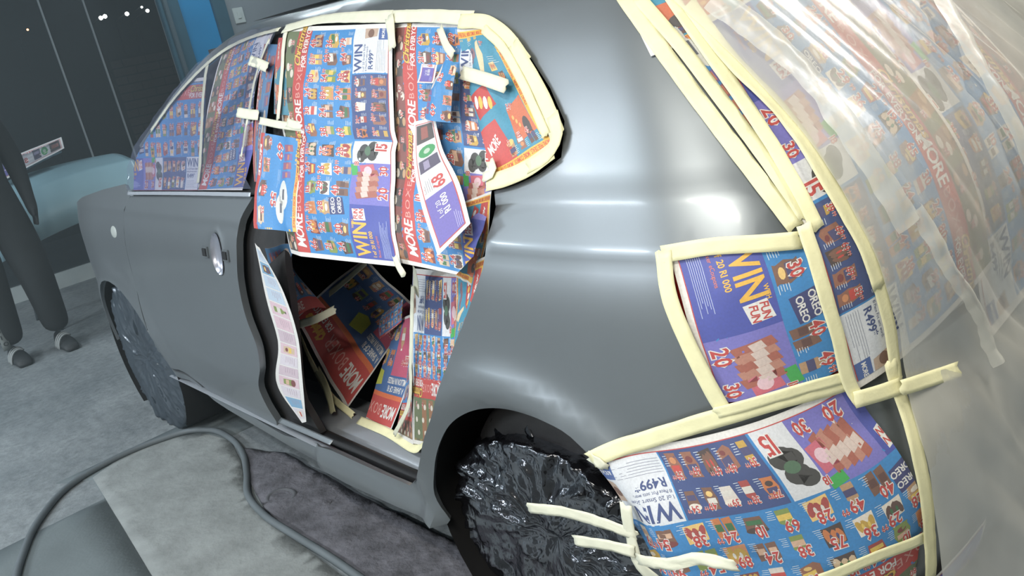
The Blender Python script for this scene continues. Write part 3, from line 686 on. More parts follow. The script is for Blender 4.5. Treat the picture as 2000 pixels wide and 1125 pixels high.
XB = -8.0; a = at_x(212, 110, XB); b = at_x(420, 100, XB)
bw = structure(box('wall_brick', (XB - .12, a.y, 0), (XB - .012, 4.2, a.z), MORTAR)); bw['label'] = 'low brick wall outside behind the panes'
bme = None; z = .02; r = 0
while z < a.z - .07:
    y = a.y - (.12 if r % 2 else 0)
    while y < 3.6:
        y0 = max(y, a.y); y1 = y + .225
        if y1 - y0 > .05 and z > .5:
            box('brick', (XB - .02, y0, z), (XB, y1, z + .068), BRICK, bw)
        y += .24
    z += .083; r += 1
# blue steel column and the grey wall beside it
XC = -5.6
y0, y1, y2, y3 = [at_x(u, 0, XC).y for u in (302, 342, 406, 432)]
col = structure(empty('pillar_steel', (XC, y0, 0))); col['label'] = 'bright blue painted steel column at the corner of the dark panes'
box('column_flange', (0, 0, 0), (.05, y1 - y0, 3), BLUED, col, .004); box('column_rib', (.05, .03, 0), (.075, .06, 3), mat('rib_grey', lin(92, 110, 120), .4, .4), col, .004)
box('column_web', (-.02, y1 - y0, 0), (.03, y2 - y0, 3), BLUEP, col, .004); box('column_edge', (-.02, y2 - y0, 0), (.06, y3 - y0, 3), BLUED, col, .004)
structure(box('wall_back', (XC - .05, y3, 0), (XC + .03, 6.5, 3), GREYW))['label'] = 'grey wall beyond the roof of the car'
pc = at_x(467, 30, XC + .04); sw = empty('switch_plate', (XC + .03, pc.y, pc.z)); tag(sw, 'pale square switch plate on the grey wall above the car roof', 'switch plate')
box('plate', (0, -.045, -.06), (.012, .045, .06), mat('plate_white', lin(190, 200, 198), .5), sw, .003); box('rocker', (.012, -.015, -.025), (.018, .015, .025), mat('plate_white', lin(190, 200, 198), .5), sw, .002)
structure(box('wall_far', (-6.2, 6.4, 0), (5, 6.5, 3), DARKW))['label'] = 'dark far wall of the workshop'
structure(box('wall_right', (4.9, -4.5, 0), (5, 6.5, 3), BOOTH))['label'] = 'grey end wall of the workshop'
structure(box('wall_front', (-6.2, -4.5, 0), (5, -4.4, 3), BOOTH))['label'] = 'grey side wall of the workshop'
structure(box('ceiling', (-6.2, -4.5, 3), (5, 6.5, 3.1), BOOTH))['label'] = 'grey workshop ceiling'
# lamp housings on the ceiling
for p, e, c in LAMPS:
    f = empty('tube_lamp', p); tag(f, 'fluorescent tube lamp fixed under the workshop ceiling', 'lamp', 'fluorescent tube lamps on the ceiling')
    box('housing', (-.65, -.09, .02), (.65, .09, .14), mat('lamp_white', lin(220, 222, 222), .5), f, .01)
    for sy in (-.04, .04): tube('fluorescent_tube', [(-.6, sy, .012), (.6, sy, .012)], .013, mat('tube_glass', lin(240, 240, 240), .3), f, 8, 4)
for p, e, c in WALL_FILLS:  # housings for the fill lamps added out of view
    f = empty('wall_fill_lamp', p); f.rotation_euler = (math.radians(55), 0, 0); tag(f, 'added fill lamp, built as a slanted tube, on the unseen side wall of the workshop', 'lamp', 'added fill lamps on the side wall')
    box('housing', (-.65, -.09, .02), (.65, .09, .14), mat('lamp_white', lin(220, 222, 222), .5), f, .01)
    box('bracket', (-.1, -.04, .14), (.1, .04, .50), mat('lamp_white', lin(220, 222, 222), .5), f, .01)
# street lamps outside
EM = bpy.data.materials.new('lamp_glow'); EM.use_nodes = True; _b = EM.node_tree.nodes['Principled BSDF']; _b.inputs['Emission Color'].default_value = (1, 1, .95, 1); _b.inputs['Emission Strength'].default_value = 60
EMO = bpy.data.materials.new('amber_glow'); EMO.use_nodes = True; _b = EMO.node_tree.nodes['Principled BSDF']; _b.inputs['Emission Color'].default_value = (1, .45, .2, 1); _b.inputs['Emission Strength'].default_value = 25
for (u, v, r, m, lb) in ((197, 35, .034, EM, 'white lamp outside, first of the close pair'), (205, 32, .034, EM, 'white lamp outside, second of the close pair'), (248, 27, .034, EM, 'single white lamp outside between the pair and the blue column'),
                         (288, 21, .03, EM, 'white lamp outside close to the blue column'), (277, 14, .018, EM, 'faint small white lamp outside near the blue column'), (54, 58, .018, EMO, 'small amber lamp outside beyond the first pane')):
    p = at_x(u, v, -15); g = empty('street_lamp', (p.x, p.y, 0)); tag(g, lb, 'lamp', 'lamps outside in the dark')
    bm = bmesh.new(); bmesh.ops.create_icosphere(bm, subdivisions=2, radius=r); me = bpy.data.meshes.new('lamp_head'); bm.to_mesh(me); bm.free(); me.materials.append(m)
    h = bpy.data.objects.new('lamp_head', me); C.objects.link(h); h.parent = g; h.location = (0, 0, p.z)
    tube('lamp_post', [(-.7, 0, -.02), (-.7, 0, p.z * .6), (-.6, 0, p.z), (-.03, 0, p.z + .02)], .012, mat('night_post', lin(40, 46, 50), .8), g, 6, 6)
# the far side behind the tail of the car
p = at_y(1968, 40, 3.6); q = at_y(1900, 92, 3.6)
bn = empty('work_bench', (p.x - .4, 3.6, 0)); tag(bn, 'pale bench with dark clutter beyond the plastic drape, at the upper corner', 'bench')
box('bench_top', (-1, 0, p.z - .33), (2.6, .6, p.z - .22), mat('bench_pale', lin(150, 160, 165), .6, var=.1), bn, .01)
for xx in (-.9, 2.4): box('bench_leg', (xx, .05, 0), (xx + .08, .13, p.z - .33), DARKW, bn)
cl = empty('tool_box', (p.x - .2, 3.7, p.z - .22)); tag(cl, 'long black tool box on the pale bench behind the drape', 'box')
box('body', (-.6, 0, 0), (1.6, .3, .2), BLACK, cl, .02); box('lid', (-.6, 0, .2), (1.6, .3, .26), mat('box_lid', lin(60, 80, 80), .4), cl, .02)

# ------------------------------------------------------------------ the car
car = empty('car', (-.9, HALF, 0)); tag(car, 'grey freshly sprayed hatchback car masked with newspaper, rear door removed', 'car')
CI = Matrix.Translation((.9, -HALF, 0))
def cpart(o):
    if o.parent is None: o.parent = car; o.matrix_parent_inverse = CI
    return o
rail_in = [(274, 290), (304, 243), (338, 194), (388, 137), (440, 94), (500, 66), (553, 52)]
open_top = [(634, 34), (742, 26), (832, 28), (922, 31), (967, 38), (1007, 72), (1039, 117), (1066, 157), (1093, 211), (1106, 252), (1106, 279), (1100, 300), (1060, 335), (1010, 360), (965, 373)]
open_rear = [(968, 396), (952, 463), (943, 523), (929, 565), (911, 616), (885, 680), (865, 736), (848, 791), (828, 856), (814, 930), (800, 948)]
open_sill = [(740, 922), (648, 880), (557, 851)]
door_low = [(542, 843), (475, 803), (408, 772), (350, 728), (309, 702)]
sill_low = [(306, 712), (345, 735), (445, 800), (560, 868), (675, 944), (780, 992), (856, 1034)]
arch = [(867, 1026), (850, 970), (848, 920), (858, 868), (880, 828), (915, 805), (960, 797), (1010, 804), (1060, 822), (1110, 850), (1150, 888)]
seam = [(1200, 871), (1300, 838), (1412, 803)]
lamp_front = [(1380, 755), (1340, 680), (1310, 610), (1292, 545), (1288, 510), (1300, 488)]
lamp_top = [(1330, 480), (1400, 470), (1480, 466), (1545, 461)]
hatch = [(1500, 400), (1450, 330), (1385, 240), (1300, 120), (1240, 40), (1215, 2)]
rail_out = []
for p in [(560, 26), (500, 47), (440, 80), (388, 126), (338, 186), (304, 235), (272, 284)]:
    try: rail_out.append(hit(*p))
    except ValueError: print('rail', p)
def zrow(a, b, n, z): return [(a + (b - a) * k / (n - 1), z) for k in range(n)]
poly = rail_in + open_top + open_rear + open_sill + door_low + sill_low + arch[:-1] + [arch[-1]] + seam + lamp_front + lamp_top + hatch
sh = hit(1215, 2)
poly = curve(rail_in + open_top, 2) + curve([open_top[-1]] + open_rear, 3)[1:] + [uz(p) for p in open_sill] + [uz(p) for p in door_low + sill_low] + curve(arch, 4) + [uz(p) for p in seam] + curve(lamp_front, 3) + curve(lamp_top, 2) + curve(hatch, 2) + [(sh[0] - .06, 1.40)] + [(s, 1.452) for s in np.linspace(sh[0] - .14, -1.0, 10)] + rail_out
cpart(panel('body_side', poly, PAINT, None, .026, 0, .012))
# roof skin and masked roof edge
V = []; F = []; xs = np.linspace(-1.45, .3, 24); ysr = np.linspace(.44, 2 * HALF - .44, 12)
for x in xs:
    for y in ysr: V.append((x, y, 1 + .455 * (1 + .03 * math.exp(-((x + 1.35) / .75) ** 2)) - .004 + .012 * (1 - ((y - HALF) / .5) ** 2) - .06 * max(0, x) ** 2))
F = [(i * 12 + j, (i + 1) * 12 + j, (i + 1) * 12 + j + 1, i * 12 + j + 1) for i in range(23) for j in range(11)]
cpart(mesh_obj('roof', V, F, PAINT))
# front door with the dish of the removed handle
hs, hz = hit(425, 497)
def dish(s, z):
    a = ((s - hs) / .040) ** 2 + ((z - hz) / .062) ** 2
    d = -.022 * max(0, 1 - a) ** .6 if a < 1 else 0
    if 1 <= a < 1.5: d = .0015 * math.sin((a - 1) / .5 * math.pi)
    return d
door = curve([(256, 383), (243, 410), (243, 453), (256, 522), (272, 585), (288, 642), (311, 696)], 3) + [(350, 722), (408, 764), (475, 797), (540, 836)] + \
       curve([(542, 836), (520, 790), (506, 757), (508, 717), (503, 680), (481, 620), (466, 551), (463, 500), (463, 465), (472, 424), (495, 384)], 4) + [(380, 383)]
extra = [(hs + .042 * q * math.cos(t), hz + .065 * q * math.sin(t)) for q in (.15, .3, .45, .6, .75, .88, .96, 1.02, 1.1, 1.2) for t in np.linspace(0, 2 * math.pi, 30, endpoint=False)]
fd = cpart(panel('front_door', door, PAINT, None, .026, .001, .02, dish, (), extra)); fd['label'] = 'plain grey front door skin with a shallow dish where the handle was'
def on_surf_box(name, px, w, h, d, material, parent, off=0.0, tilt=0):
    s, z = uz(px); n = surf_n(s, z); p = surf(s, z) + n * off; t = (surf(s + .01, z) - surf(s - .01, z)).normalized(); up = n.cross(t)
    bm = bmesh.new(); bmesh.ops.create_cube(bm, size=1); bmesh.ops.scale(bm, vec=(w, h, d), verts=bm.verts); bmesh.ops.bevel(bm, geom=bm.edges[:], offset=min(w, h, d) * .25, segments=2, affect='EDGES')
    M = Matrix((t, up, n)).transposed() @ Matrix.Rotation(tilt, 3, 'Z')
    for v in bm.verts: v.co = p + M @ v.co
    me = bpy.data.meshes.new(name); bm.to_mesh(me); bm.free(); me.materials.append(material); o = bpy.data.objects.new(name, me); C.objects.link(o)
    if parent is fd: o.parent = fd
    return o
V = []; F = []                                                       # bright bowl inside the dish
for q in range(9):
    for k in range(30):
        t = 2 * math.pi * k / 30; r = q / 8; s, z = hs + .039 * r * math.cos(t), hz + .061 * r * math.sin(t); V.append(surf(s, z) + surf_n(s, z) * (.0045 - .021 * (1 - r * r) ** .6))
for q in range(8):
    for k in range(30): F.append((q * 30 + k, q * 30 + (k + 1) % 30, (q + 1) * 30 + (k + 1) % 30, (q + 1) * 30 + k))
mesh_obj('handle_dish', V, F, CHROME, fd)['label'] = 'silver oval handle dish'
for px, nm in (((403, 492), 'handle_hole'), ((443, 499), 'handle_hole')):
    on_surf_box('hole_rim', px, .038, .034, .006, PAINT, fd, .003); on_surf_box(nm, px, .028, .024, .006, BLACK, fd, .0055)
# bright trim along the window line
K = [uz(p) for p in ((256, 379), (320, 379), (400, 380), (498, 382))]
rb = ribbon('window_line_trim', [surf(*k) + surf_n(*k) * .013 for k in K], [surf_n(*k) for k in K], .012, mat('bright_trim', lin(205, 212, 222), .25, .5), 'shiny strip under the front window', 3, 0, None, None, 0); cpart(rb)
cpart(panel('front_window', rail_in + [(548, 70), (520, 150), (505, 240), (495, 378), (380, 376), (258, 376), (262, 330)], BLACK, None, .04, -.012, .01))['label'] = 'dark window glass and frame'
# front wing
f_arch = [(-2.36 + .35 * math.cos(t), .31 + .35 * math.sin(t)) for t in np.linspace(.12, math.pi * .98, 18)]
wing = [(-2.02, .25)] + [(-2.01, .3)] + f_arch + [(-2.76, .30), (-2.9, .32), (-3.05, .5), (-3.08, .75), (-3.0, .9), (-2.75, .955), (-2.5, .985), (-2.2, 1.015), (-2.04, 1.05), (-1.98, 1.06)]
dpts = [hit(*p) for p in [(256, 383), (243, 410), (243, 453), (256, 522), (272, 585), (288, 642), (309, 694)]]
wing = [(s - .006, z) for s, z in dpts] + [(-2.19, .31)] + [(s, z) for s, z in f_arch if s < -2.02] + [(-2.76, .30), (-2.92, .34), (-3.02, .5), (-3.04, .72), (-2.98, .86), (-2.85, .93), (-2.6, .975), (-2.3, 1.01), (-2.06, 1.03)]
try:
    wg = cpart(panel('front_wing', wing, PAINT, None, .035, 0, .012))
except Exception as ex: print('wing', ex); wg = car
rp = hit(222, 453); n = surf_n(*rp); V = [surf(*rp) + n * .004]; F = []
for q in range(1, 5):
    for k in range(16):
        t = 2 * math.pi * k / 16; V.append(surf(rp[0] + .035 * q / 4 * math.cos(t), rp[1] + .022 * q / 4 * math.sin(t)) + n * (.004 * (1 - (q / 4) ** 4)))
F = [(0, 1 + k, 1 + (k + 1) % 16) for k in range(16)] + [(1 + q * 16 + k, 1 + (q + 1) * 16 + k, 1 + (q + 1) * 16 + (k + 1) % 16, 1 + q * 16 + (k + 1) % 16) for q in range(3) for k in range(16)]
mesh_obj('side_repeater', V, F, mat('repeater_white', lin(170, 176, 172), .4), wg)['label'] = 'small pale oval side repeater'
# bonnet, windscreen and nose, mostly hidden behind the near side
def skin(name, rows, material, thick=.01):
    nr, nc = len(rows), len(rows[0]); V = [p for r in rows for p in r]; F = [(i * nc + j, (i + 1) * nc + j, (i + 1) * nc + j + 1, i * nc + j + 1) for i in range(nr - 1) for j in range(nc - 1)]
    o = mesh_obj(name, V, F, material); m = o.modifiers.new('thickness', 'SOLIDIFY'); m.thickness = thick; m.offset = 0; return cpart(o)
skin('bonnet', [[(x, y, z + .03 * (1 - ((y - HALF) / .66) ** 2)) for y in np.linspace(.17 + ins, 2 * HALF - .17 - ins, 9)] for x, z, ins in ((-2.05, 1.0, 0), (-2.35, .97, 0), (-2.7, .92, .03), (-2.98, .84, .12), (-3.1, .74, .24))], PAINT)
skin('windscreen', [[(x, y, z) for y in np.linspace(a, 2 * HALF - a, 5)] for x, z, a in ((-2.05, 1.0, .2), (-1.8, 1.2, .32), (-1.46, 1.43, .46))], BLACK)
skin('nose', [[(x + .1 * ((y - HALF) / .6) ** 2, y, z) for y in np.linspace(.3, 2 * HALF - .3, 9)] for x, z in ((-3.1, .74), (-3.16, .6), (-3.14, .4), (-3.05, .22))], PAINT)
# far side, tailgate, bumper, lamp, all below the masking
far = [[surf(s, z) for z in (.22, .4, .6, .8, .95, 1.1, 1.25, 1.36, 1.42, 1.45)] for s in np.linspace(1.75, SMAX, 24)]
skin('far_side', far, PAINT)
tg = [(s, z) for s, z in [uz(p) for p in [(1545, 461)] + hatch]]
cpart(panel('tailgate', [(.60, .74), tg[0]] + [(s + .004, z) for s, z in tg[1:]] + [(sh[0] + .02, 1.36), (.62, 1.44), (1.0, 1.46), (1.45, 1.46), (1.62, 1.40), (1.66, 1.0), (1.62, .74)], PAINT, None, .05, -.002, .02))
cpart(panel('tail_lamp', [(s + .004, z) for s, z in [uz(p) for p in [(1412, 803)] + lamp_front + lamp_top]] + [(.66, .94), (.70, .74), (.60, .72)], mat('lamp_red', lin(120, 20, 20), .2), None, .03, -.003, .03))
cpart(panel('rear_bumper', [(s, z - .004) for s, z in [uz(p) for p in [(1150, 888)] + seam]] + [(.6, .72), (.9, .72), (1.4, .72), (1.8, .7), (2.0, .55), (1.9, .22), (1.3, .2), (.8, .2), (.45, .2), (.31, .22), (.325, .36), (.29, .49)], PAINT, None, .04, -.002, .015))
# wheel housings
def housing(name, cx, r, y0, y1):
    V = []; F = []; n = 28
    for j, y in enumerate((y0, y0 + .04, y1)):
        for k in range(n):
            t = -.8 + (math.pi + 1.6) * k / (n - 1); rr = r + (.008 if j else 0); V.append((cx + rr * math.cos(t), y, .31 + rr * math.sin(t)))
    for j in range(2):
        for k in range(n - 1): F.append((j * n + k, j * n + k + 1, (j + 1) * n + k + 1, (j + 1) * n + k))
    V.append((cx, y1, .31)); F += [(2 * n + k, 2 * n + k + 1, 3 * n) for k in range(n - 1)]; V += [(cx - r, y1, .02), (cx + r, y1, .02)]; F.append((3 * n, 3 * n + 1, 3 * n + 2))
    return cpart(mesh_obj(name, V, F, LINER))
housing('wheel_housing', 0.0, .352, .012, .34); housing('wheel_housing', -2.36, .352, .014, .34)
for x0, x1 in ((-2.7, -2.66),): pass
def wheel(name, cx, yo, r=.30, w=.185, parent=car):
    prof = [(.0, .05), (.06, .05), (.10, .03), (.19, .025), (.205, .0), (.22, -.004), (.27, -.002), (.292, .012), (.30, .03), (.30, w - .03), (.29, w - .01), (.22, w), (.2, w - .02)]
    def lathe(nm, pr, m):
        V = []; F = []; n = 40
        for rr, d in pr:
            for k in range(n): t = 2 * math.pi * k / n; V.append((cx + rr * math.cos(t), yo + d, .302 + rr * math.sin(t)))
        for q in range(len(pr) - 1):
            for k in range(n): F.append((q * n + k, q * n + (k + 1) % n, (q + 1) * n + (k + 1) % n, (q + 1) * n + k))
        return mesh_obj(nm, V, F, m)
    t = cpart(lathe(name, prof[4:], RUBBER)); rim = lathe('rim', prof[:5], mat('steel_rim', lin(110, 112, 116), .4, .6)); rim.parent = t; rim.matrix_parent_inverse = t.matrix_world.inverted()
    return t
wheel('rear_wheel', 0, .085); wheel('front_wheel', -2.36, .05)

# door aperture: jamb, sill step, pillar, cabin
loop = [surf(*uz(p)) for p in [(560, 50)] + open_top + open_rear]
loop = [Vector(p) for p in crom(loop, 160)]; cen = Vector((-.55, .1, .85)); V = []; F = []
for p in loop:
    d = (cen - p); d.y = 0; d.normalize()
    V += [p + Vector((0, .004, 0)), p + d * .006 + Vector((0, .03, 0)), p + d * .03 + Vector((0, .05, 0)), p + d * .045 + Vector((0, .10, 0))]
F = [(i * 4 + k, i * 4 + k + 1, (i + 1) * 4 + k + 1, (i + 1) * 4 + k) for i in range(len(loop) - 1) for k in range(3)]
cpart(mesh_obj('door_jamb', V, F, PAINT_IN))
prof = [(.012, .280), (.030, .284), (.046, .274), (.052, .236), (.100, .232), (.110, .258), (.128, .270), (.165, .272), (.180, .278), (.215, .280), (.235, .26), (.30, .25)]
V = []; F = []
for x in np.linspace(-2.1, -.40, 46):
    e = max(0, (x + .55) / .25); lift = .06 * e * e
    for k, (y, z) in enumerate(prof): V.append((x, y, z + lift * min(1, k / 5)))
n = len(prof); F = [(i * n + k, i * n + k + 1, (i + 1) * n + k + 1, (i + 1) * n + k) for i in range(45) for k in range(n - 1)]
cpart(mesh_obj('sill_step', V, F, PAINT_IN))
cpart(tube('sill_shade_strip', [(x,   .078, .262 + .06 * .8 * max(0, (x + .55) / .25) ** 2) for x in np.linspace(-2.0, -.42, 12)], .021, BLACK, None, 8, 60))  # black tube added for the dark band of shade in the sill channel
a, b = at_z(546, 820, .315), at_z(648, 864, .315)
sp = ribbon('sill_seam', [a, (a + b) / 2, b], [(0, -.5, .85)] * 3, .018, PAINT, 'raised grey seam strip on the sill below the pillar', 2, 0, None, None, 0); cpart(sp)
pillar = [(492, 372), (470, 424), (458, 465), (458, 500), (460, 551), (474, 620), (497, 680), (502, 717), (499, 757), (514, 790), (540, 838), (580, 858), (604, 866), (572, 800), (556, 700), (545, 600), (532, 500), (545, 380), (575, 240), (600, 70), (556, 62), (530, 150), (510, 240)]
cpart(panel('centre_pillar', curve(pillar[:11], 3) + curve(pillar[11:], 3), RUBBER, None, .03, -.035, .02))
CLOTH = mat('seat_fabric', lin(40, 40, 42), .9, var=.2, vscale=20, bump=.001, bscale=120); TRIMD = mat('cabin_trim', lin(48, 47, 46), .8, var=.15)
cpart(panel('door_trim', [(s, z) for s, z in door], TRIMD, None, .05, -.055, .01))
o = cpart(box('cabin_floor', (-2.0, .28, .16), (.35, 2 * HALF - .1, .22), TRIMD))
for y0 in (.52, 1.04):
    o = cpart(box('front_seat', (-1.55, y0, .3), (-1.0, y0 + .48, .58), CLOTH, None, .06))
    cpart(box('seat_back', (-1.12, y0 + .02, .5), (-.92, y0 + .46, 1.12), CLOTH, None, .07)); cpart(box('head_rest', (-1.08, y0 + .12, 1.14), (-.96, y0 + .36, 1.3), CLOTH, None, .05))
cpart(box('rear_bench', (-.5, .55, .3), (-.0, 2 * HALF - .3, .58), CLOTH, None, .06)); cpart(box('bench_back', (-.06, .50, .5), (.12, 2 * HALF - .3, 1.05), CLOTH, None, .07))
cpart(box('far_trim', (-2.0, 2 * HALF - .22, .27), (.3, 2 * HALF - .19, 1.12), TRIMD)); cpart(box('far_glass', (-1.9, 2 * HALF - .36, 1.1), (.15, 2 * HALF - .345, 1.42), BLACK))
cpart(box('dashboard', (-2.0, .16, .2), (-1.78, 2 * HALF - .16, .96), BLACK, None, .04))
cpart(box('headlining', (-1.8, .42, 1.40), (.2, 2 * HALF - .42, 1.42), TRIMD))

# ------------------------------------------------------------------ newspaper masking
A = spread(3, .15); A2 = spread(11, .12, (128, 62, 54)); A3 = spread(5, .30); A0 = spread(8, .03); CB = combo(4); CB2 = combo(9, True); GLAREP = glare_page(3); FP1 = front_page(2); FL = flap_page(6)
GN = 'newspaper sheets masking the car'
win = [(262, 330), (272, 292), (304, 246), (338, 198), (388, 141), (440, 99), (500, 72), (548, 64), (530, 120), (512, 200), (498, 300), (493, 372), (262, 372)]
winc = [win[0:4] + [(493, 372), (262, 372)], win[3:9] + [(512, 200), (498, 300), (493, 372)]]
f = on_body([(240, 170), (412, 150), (398, 378), (250, 378)], A0, .002, .0012, 2)
k = to_page(f.K, A0, [(262, 372), (262, 330), (272, 292), (304, 246), (338, 198), (388, 141), (408, 122), (396, 372)])
sheet('newspaper_sheet', 'faded newspaper sheet under plastic in the front part of the front window', A0, f, [k], GN, (.8, .78, .9))
f = on_body([(368, 378), (440, 96), (556, 40), (500, 372)], A, .005, .0012, 4)
k = to_page(f.K, A, [(388, 372), (402, 260), (412, 124), (440, 99), (500, 72), (548, 64)]); k2 = to_page(f.K, A, [(388, 372), (402, 260), (548, 64), (524, 150), (508, 240), (496, 300), (490, 372)])
sheet('newspaper_sheet', 'newspaper sheet with slanting red MORE banner under plastic in the front window', A, f, [k, k2], GN, (.85, .82, .92))
# over the pillar
f = on_grid([[surf(*uz(p)) + surf_n(*uz(p)) * d for p, d in r] for r in
             [[((556, 60), .004), ((528, 200), .0), ((512, 300), -.01), ((502, 384), -.02)], [((530, 66), .018), ((508, 200), .012), ((496, 300), .004), ((492, 384), -.01)]]], CB2, .003, 5)
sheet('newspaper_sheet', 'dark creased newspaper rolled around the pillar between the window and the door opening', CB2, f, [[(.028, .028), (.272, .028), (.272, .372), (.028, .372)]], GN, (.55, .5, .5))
f = on_body([(590, 58), (575, 245), (535, 240), (552, 58)], CB, .006, .002, 6)
sheet('newspaper_sheet', 'narrow newspaper piece with food pictures beside the top of the pillar', CB, f, [[(.028, .028), (.272, .028), (.272, .372), (.028, .372)]], GN, (.8, .78, .75))
# centre spread
f = on_body([(552, 496), (562, 56), (773, 48), (789, 521)], A, .010, .0045, 1, .0025, 1.2, lambda a, b: -.007 * math.exp(-((a - .5) / .025) ** 2) -.03 * max(0, .2 - b) * (1 - a) / .2 + .012 * math.sin(a * 3.1) * math.sin(b * 3.1))
sheet('newspaper_sheet', 'large flat newspaper spread with white WIN box in the middle of the door opening', A, f, None, GN)
# right spread, behind its own flap
f = on_body([(776, 512), (766, 44), (972, 44), (982, 560)], A2, .002, .004, 8, .004, 2.2, lambda a, b: -.010 * math.exp(-(b / .10) ** 2) * math.exp(-((a - .75) / .3) ** 2))
k = to_page(f.K, A2, [(777, 512), (767, 46), (908, 46), (950, 130), (975, 250)]); k2 = to_page(f.K, A2, [(777, 512), (975, 250), (968, 345), (962, 400), (950, 450), (930, 500), (892, 536)])
sheet('newspaper_sheet', 'crumpled newspaper spread with two stacked Christmas banners beside the rear pillar edge', A2, f, [k, k2], GN)
# quarter light corner
f = on_body([(890, 60), (962, 54), (1092, 286), (958, 366)], CB, .010, .004, 3, .003, .6)
sheet('newspaper_sheet', 'newspaper page with yellow MORE LOW PRICES border in the pointed rear corner', CB, f, [[(.03, 0), (.3, 0), (.3, .4), (.03, .4)]], GN)
# the rolled corner and the white edged flap hanging over the right spread
def B3(px, d):
    h = uz(px); return surf(*h) + surf_n(*h) * d
f = on_grid([[B3((842, 244), .02), B3((862, 190), .03), B3((890, 120), .02)], [B3((876, 262), .05), B3((900, 190), .06), B3((912, 118), .04)], [B3((930, 262), .02), B3((935, 200), .025), B3((925, 130), .018)]], CB2, .002, 2)
sheet('newspaper_sheet', 'rolled newspaper fold with pink food pictures hanging over the rear corner', CB2, f, [[(.028, .028), (.272, .028), (.272, .31), (.028, .31)]], GN, (1.1, 1.0, .98))
f = on_grid([[B3((897, 500), .05), B3((862, 418), .045), B3((840, 335), .04), B3((832, 246), .03)], [B3((952, 444), .04), B3((928, 370), .04), B3((896, 300), .04), B3((872, 236), .03)]], FL, .002, 7)
sheet('newspaper_sheet', 'white bordered newspaper flap with a large 68 hanging over the crumpled spread', FL, f, None, GN)
f = on_grid([[B3((838, 170), .03), B3((850, 90), .02)], [B3((872, 172), .034), B3((885, 96), .026)]], FL, .002, 9)
sheet('newspaper_sheet', 'small white edged newspaper corner folded open above the rolled fold', FL, f, [[(0, 0), (.14, 0), (.14, .085), (0, .085)]], GN)
f = on_grid([[at_y(905, 395, .055), at_y(880, 470, .05), at_y(890, 540, .05)], [at_y(962, 372, .05), at_y(955, 450, .06), at_y(928, 560, .06)]], CB, .004, 4)
sheet('newspaper_sheet', 'crumpled newspaper tucked into the rear jamb below the pointed corner', CB, f, None, GN, (.9, .9, .9))
# small sheet hanging on the pillar
f = on_body([(596, 254), (592, 472), (513, 464), (514, 240)], CB2, .016, .003, 12, .004, 1.5, lambda a, b: .02 * a * b)
sheet('newspaper_sheet', 'small newspaper page with yellow border edge hanging on the pillar under a tape cross', CB2, f, [[(.028, 0), (.272, 0), (.272, .372), (.028, .372)]], GN)
f = on_grid([[at_y(509, 474, .02), at_y(552, 470, .03), at_y(592, 470, .05)], [at_y(530, 560, .06), at_y(560, 545, .09), at_y(572, 512, .08)], [at_y(566, 640, .09), at_y(606, 618, .14), at_y(656, 610, .2)]], CB2, .003, 6, .004)
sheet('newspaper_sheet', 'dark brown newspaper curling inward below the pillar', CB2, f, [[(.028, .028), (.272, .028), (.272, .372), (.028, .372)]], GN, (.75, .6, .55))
# edge strip down the front of the opening, its glare put into pale print
f = on_grid([[at_y(507, 484, .0), at_y(552, 566, .01), at_y(580, 644, .015), at_y(590, 720, .02), at_y(598, 824, .03)], [at_y(498, 474, -.005), at_y(522, 589, .02), at_y(543, 660, .03), at_y(546, 762, .035), at_y(590, 826, .035)]], GLAREP, .003, 11)
sheet('newspaper_sheet', 'newspaper strip painted pale for its glare, standing edge-on along the front of the door opening', GLAREP, f, None, GN)
# inside the opening
f = on_grid([[at_y(678, 800, .20), at_y(628, 715, .22), at_y(578, 620, .20)], [at_y(748, 700, .30), at_y(690, 620, .36), at_y(640, 560, .34)], [at_y(815, 600, .30), at_y(770, 560, .42), at_y(712, 505, .40)]], FP1, .004, 3, .003)
sheet('newspaper_sheet', 'shaded newspaper spread with a big red banner leaning inside the door opening', FP1, f, None, GN)
f = on_grid([[at_y(764, 842, .175), at_y(720, 822, .19), at_y(668, 786, .2)], [at_y(800, 740, .22), at_y(752, 730, .24), at_y(700, 706, .27)], [at_y(812, 610, .24), at_y(790, 620, .28), at_y(742, 640, .32)]], FP1, .003, 8)
sheet('newspaper_sheet', 'brightly lit newspaper with MILLION IN PRIZES lettering low in the door opening', FP1, f, [[(0, 0), (.30, 0), (.30, .40), (0, .40)]], GN)
f = on_grid([[at_y(960, 880, .16), at_y(880, 878, .14), at_y(808, 866, .15)], [at_y(970, 700, .16), at_y(885, 700, .13), at_y(806, 700, .15)], [at_y(980, 530, .2), at_y(890, 530, .17), at_y(808, 524, .2)]], A3, .003, 2)
sheet('newspaper_sheet', 'upside-down newspaper columns covering the rear jamb beside the wheel arch', A3, f, [[(.17, 0), (.58, 0), (.58, .41), (.17, .41)]], GN)
f = on_grid([[at_y(808, 868, .15), at_y(775, 850, .17), at_y(735, 832, .18)], [at_y(804, 700, .16), at_y(796, 740, .2), at_y(776, 760, .24)], [at_y(808, 520, .2), at_y(804, 600, .24), at_y(800, 640, .28)]], A2, .002, 5)
sheet('newspaper_sheet', 'narrow lit newspaper facet folded beside the upside-down columns', A2, f, [[(0, 0), (.3, 0), (.3, .41), (0, .41)]], GN)
f = on_grid([[at_y(893, 530, .07), at_y(893, 600, .07), at_y(886, 690, .06)], [at_y(948, 500, .05), at_y(935, 580, .05), at_y(893, 672, .05)]], CB, .004, 3)
sheet('newspaper_sheet', 'thin orange and blue newspaper sliver along the rear edge of the opening', CB, f, None, GN)
f = on_grid([[at_y(738, 700, .26), at_y(800, 640, .24)], [at_y(730, 640, .30), at_y(806, 575, .28)], [at_y(760, 590, .34), at_y(808, 540, .32)]], A2, .002, 5)
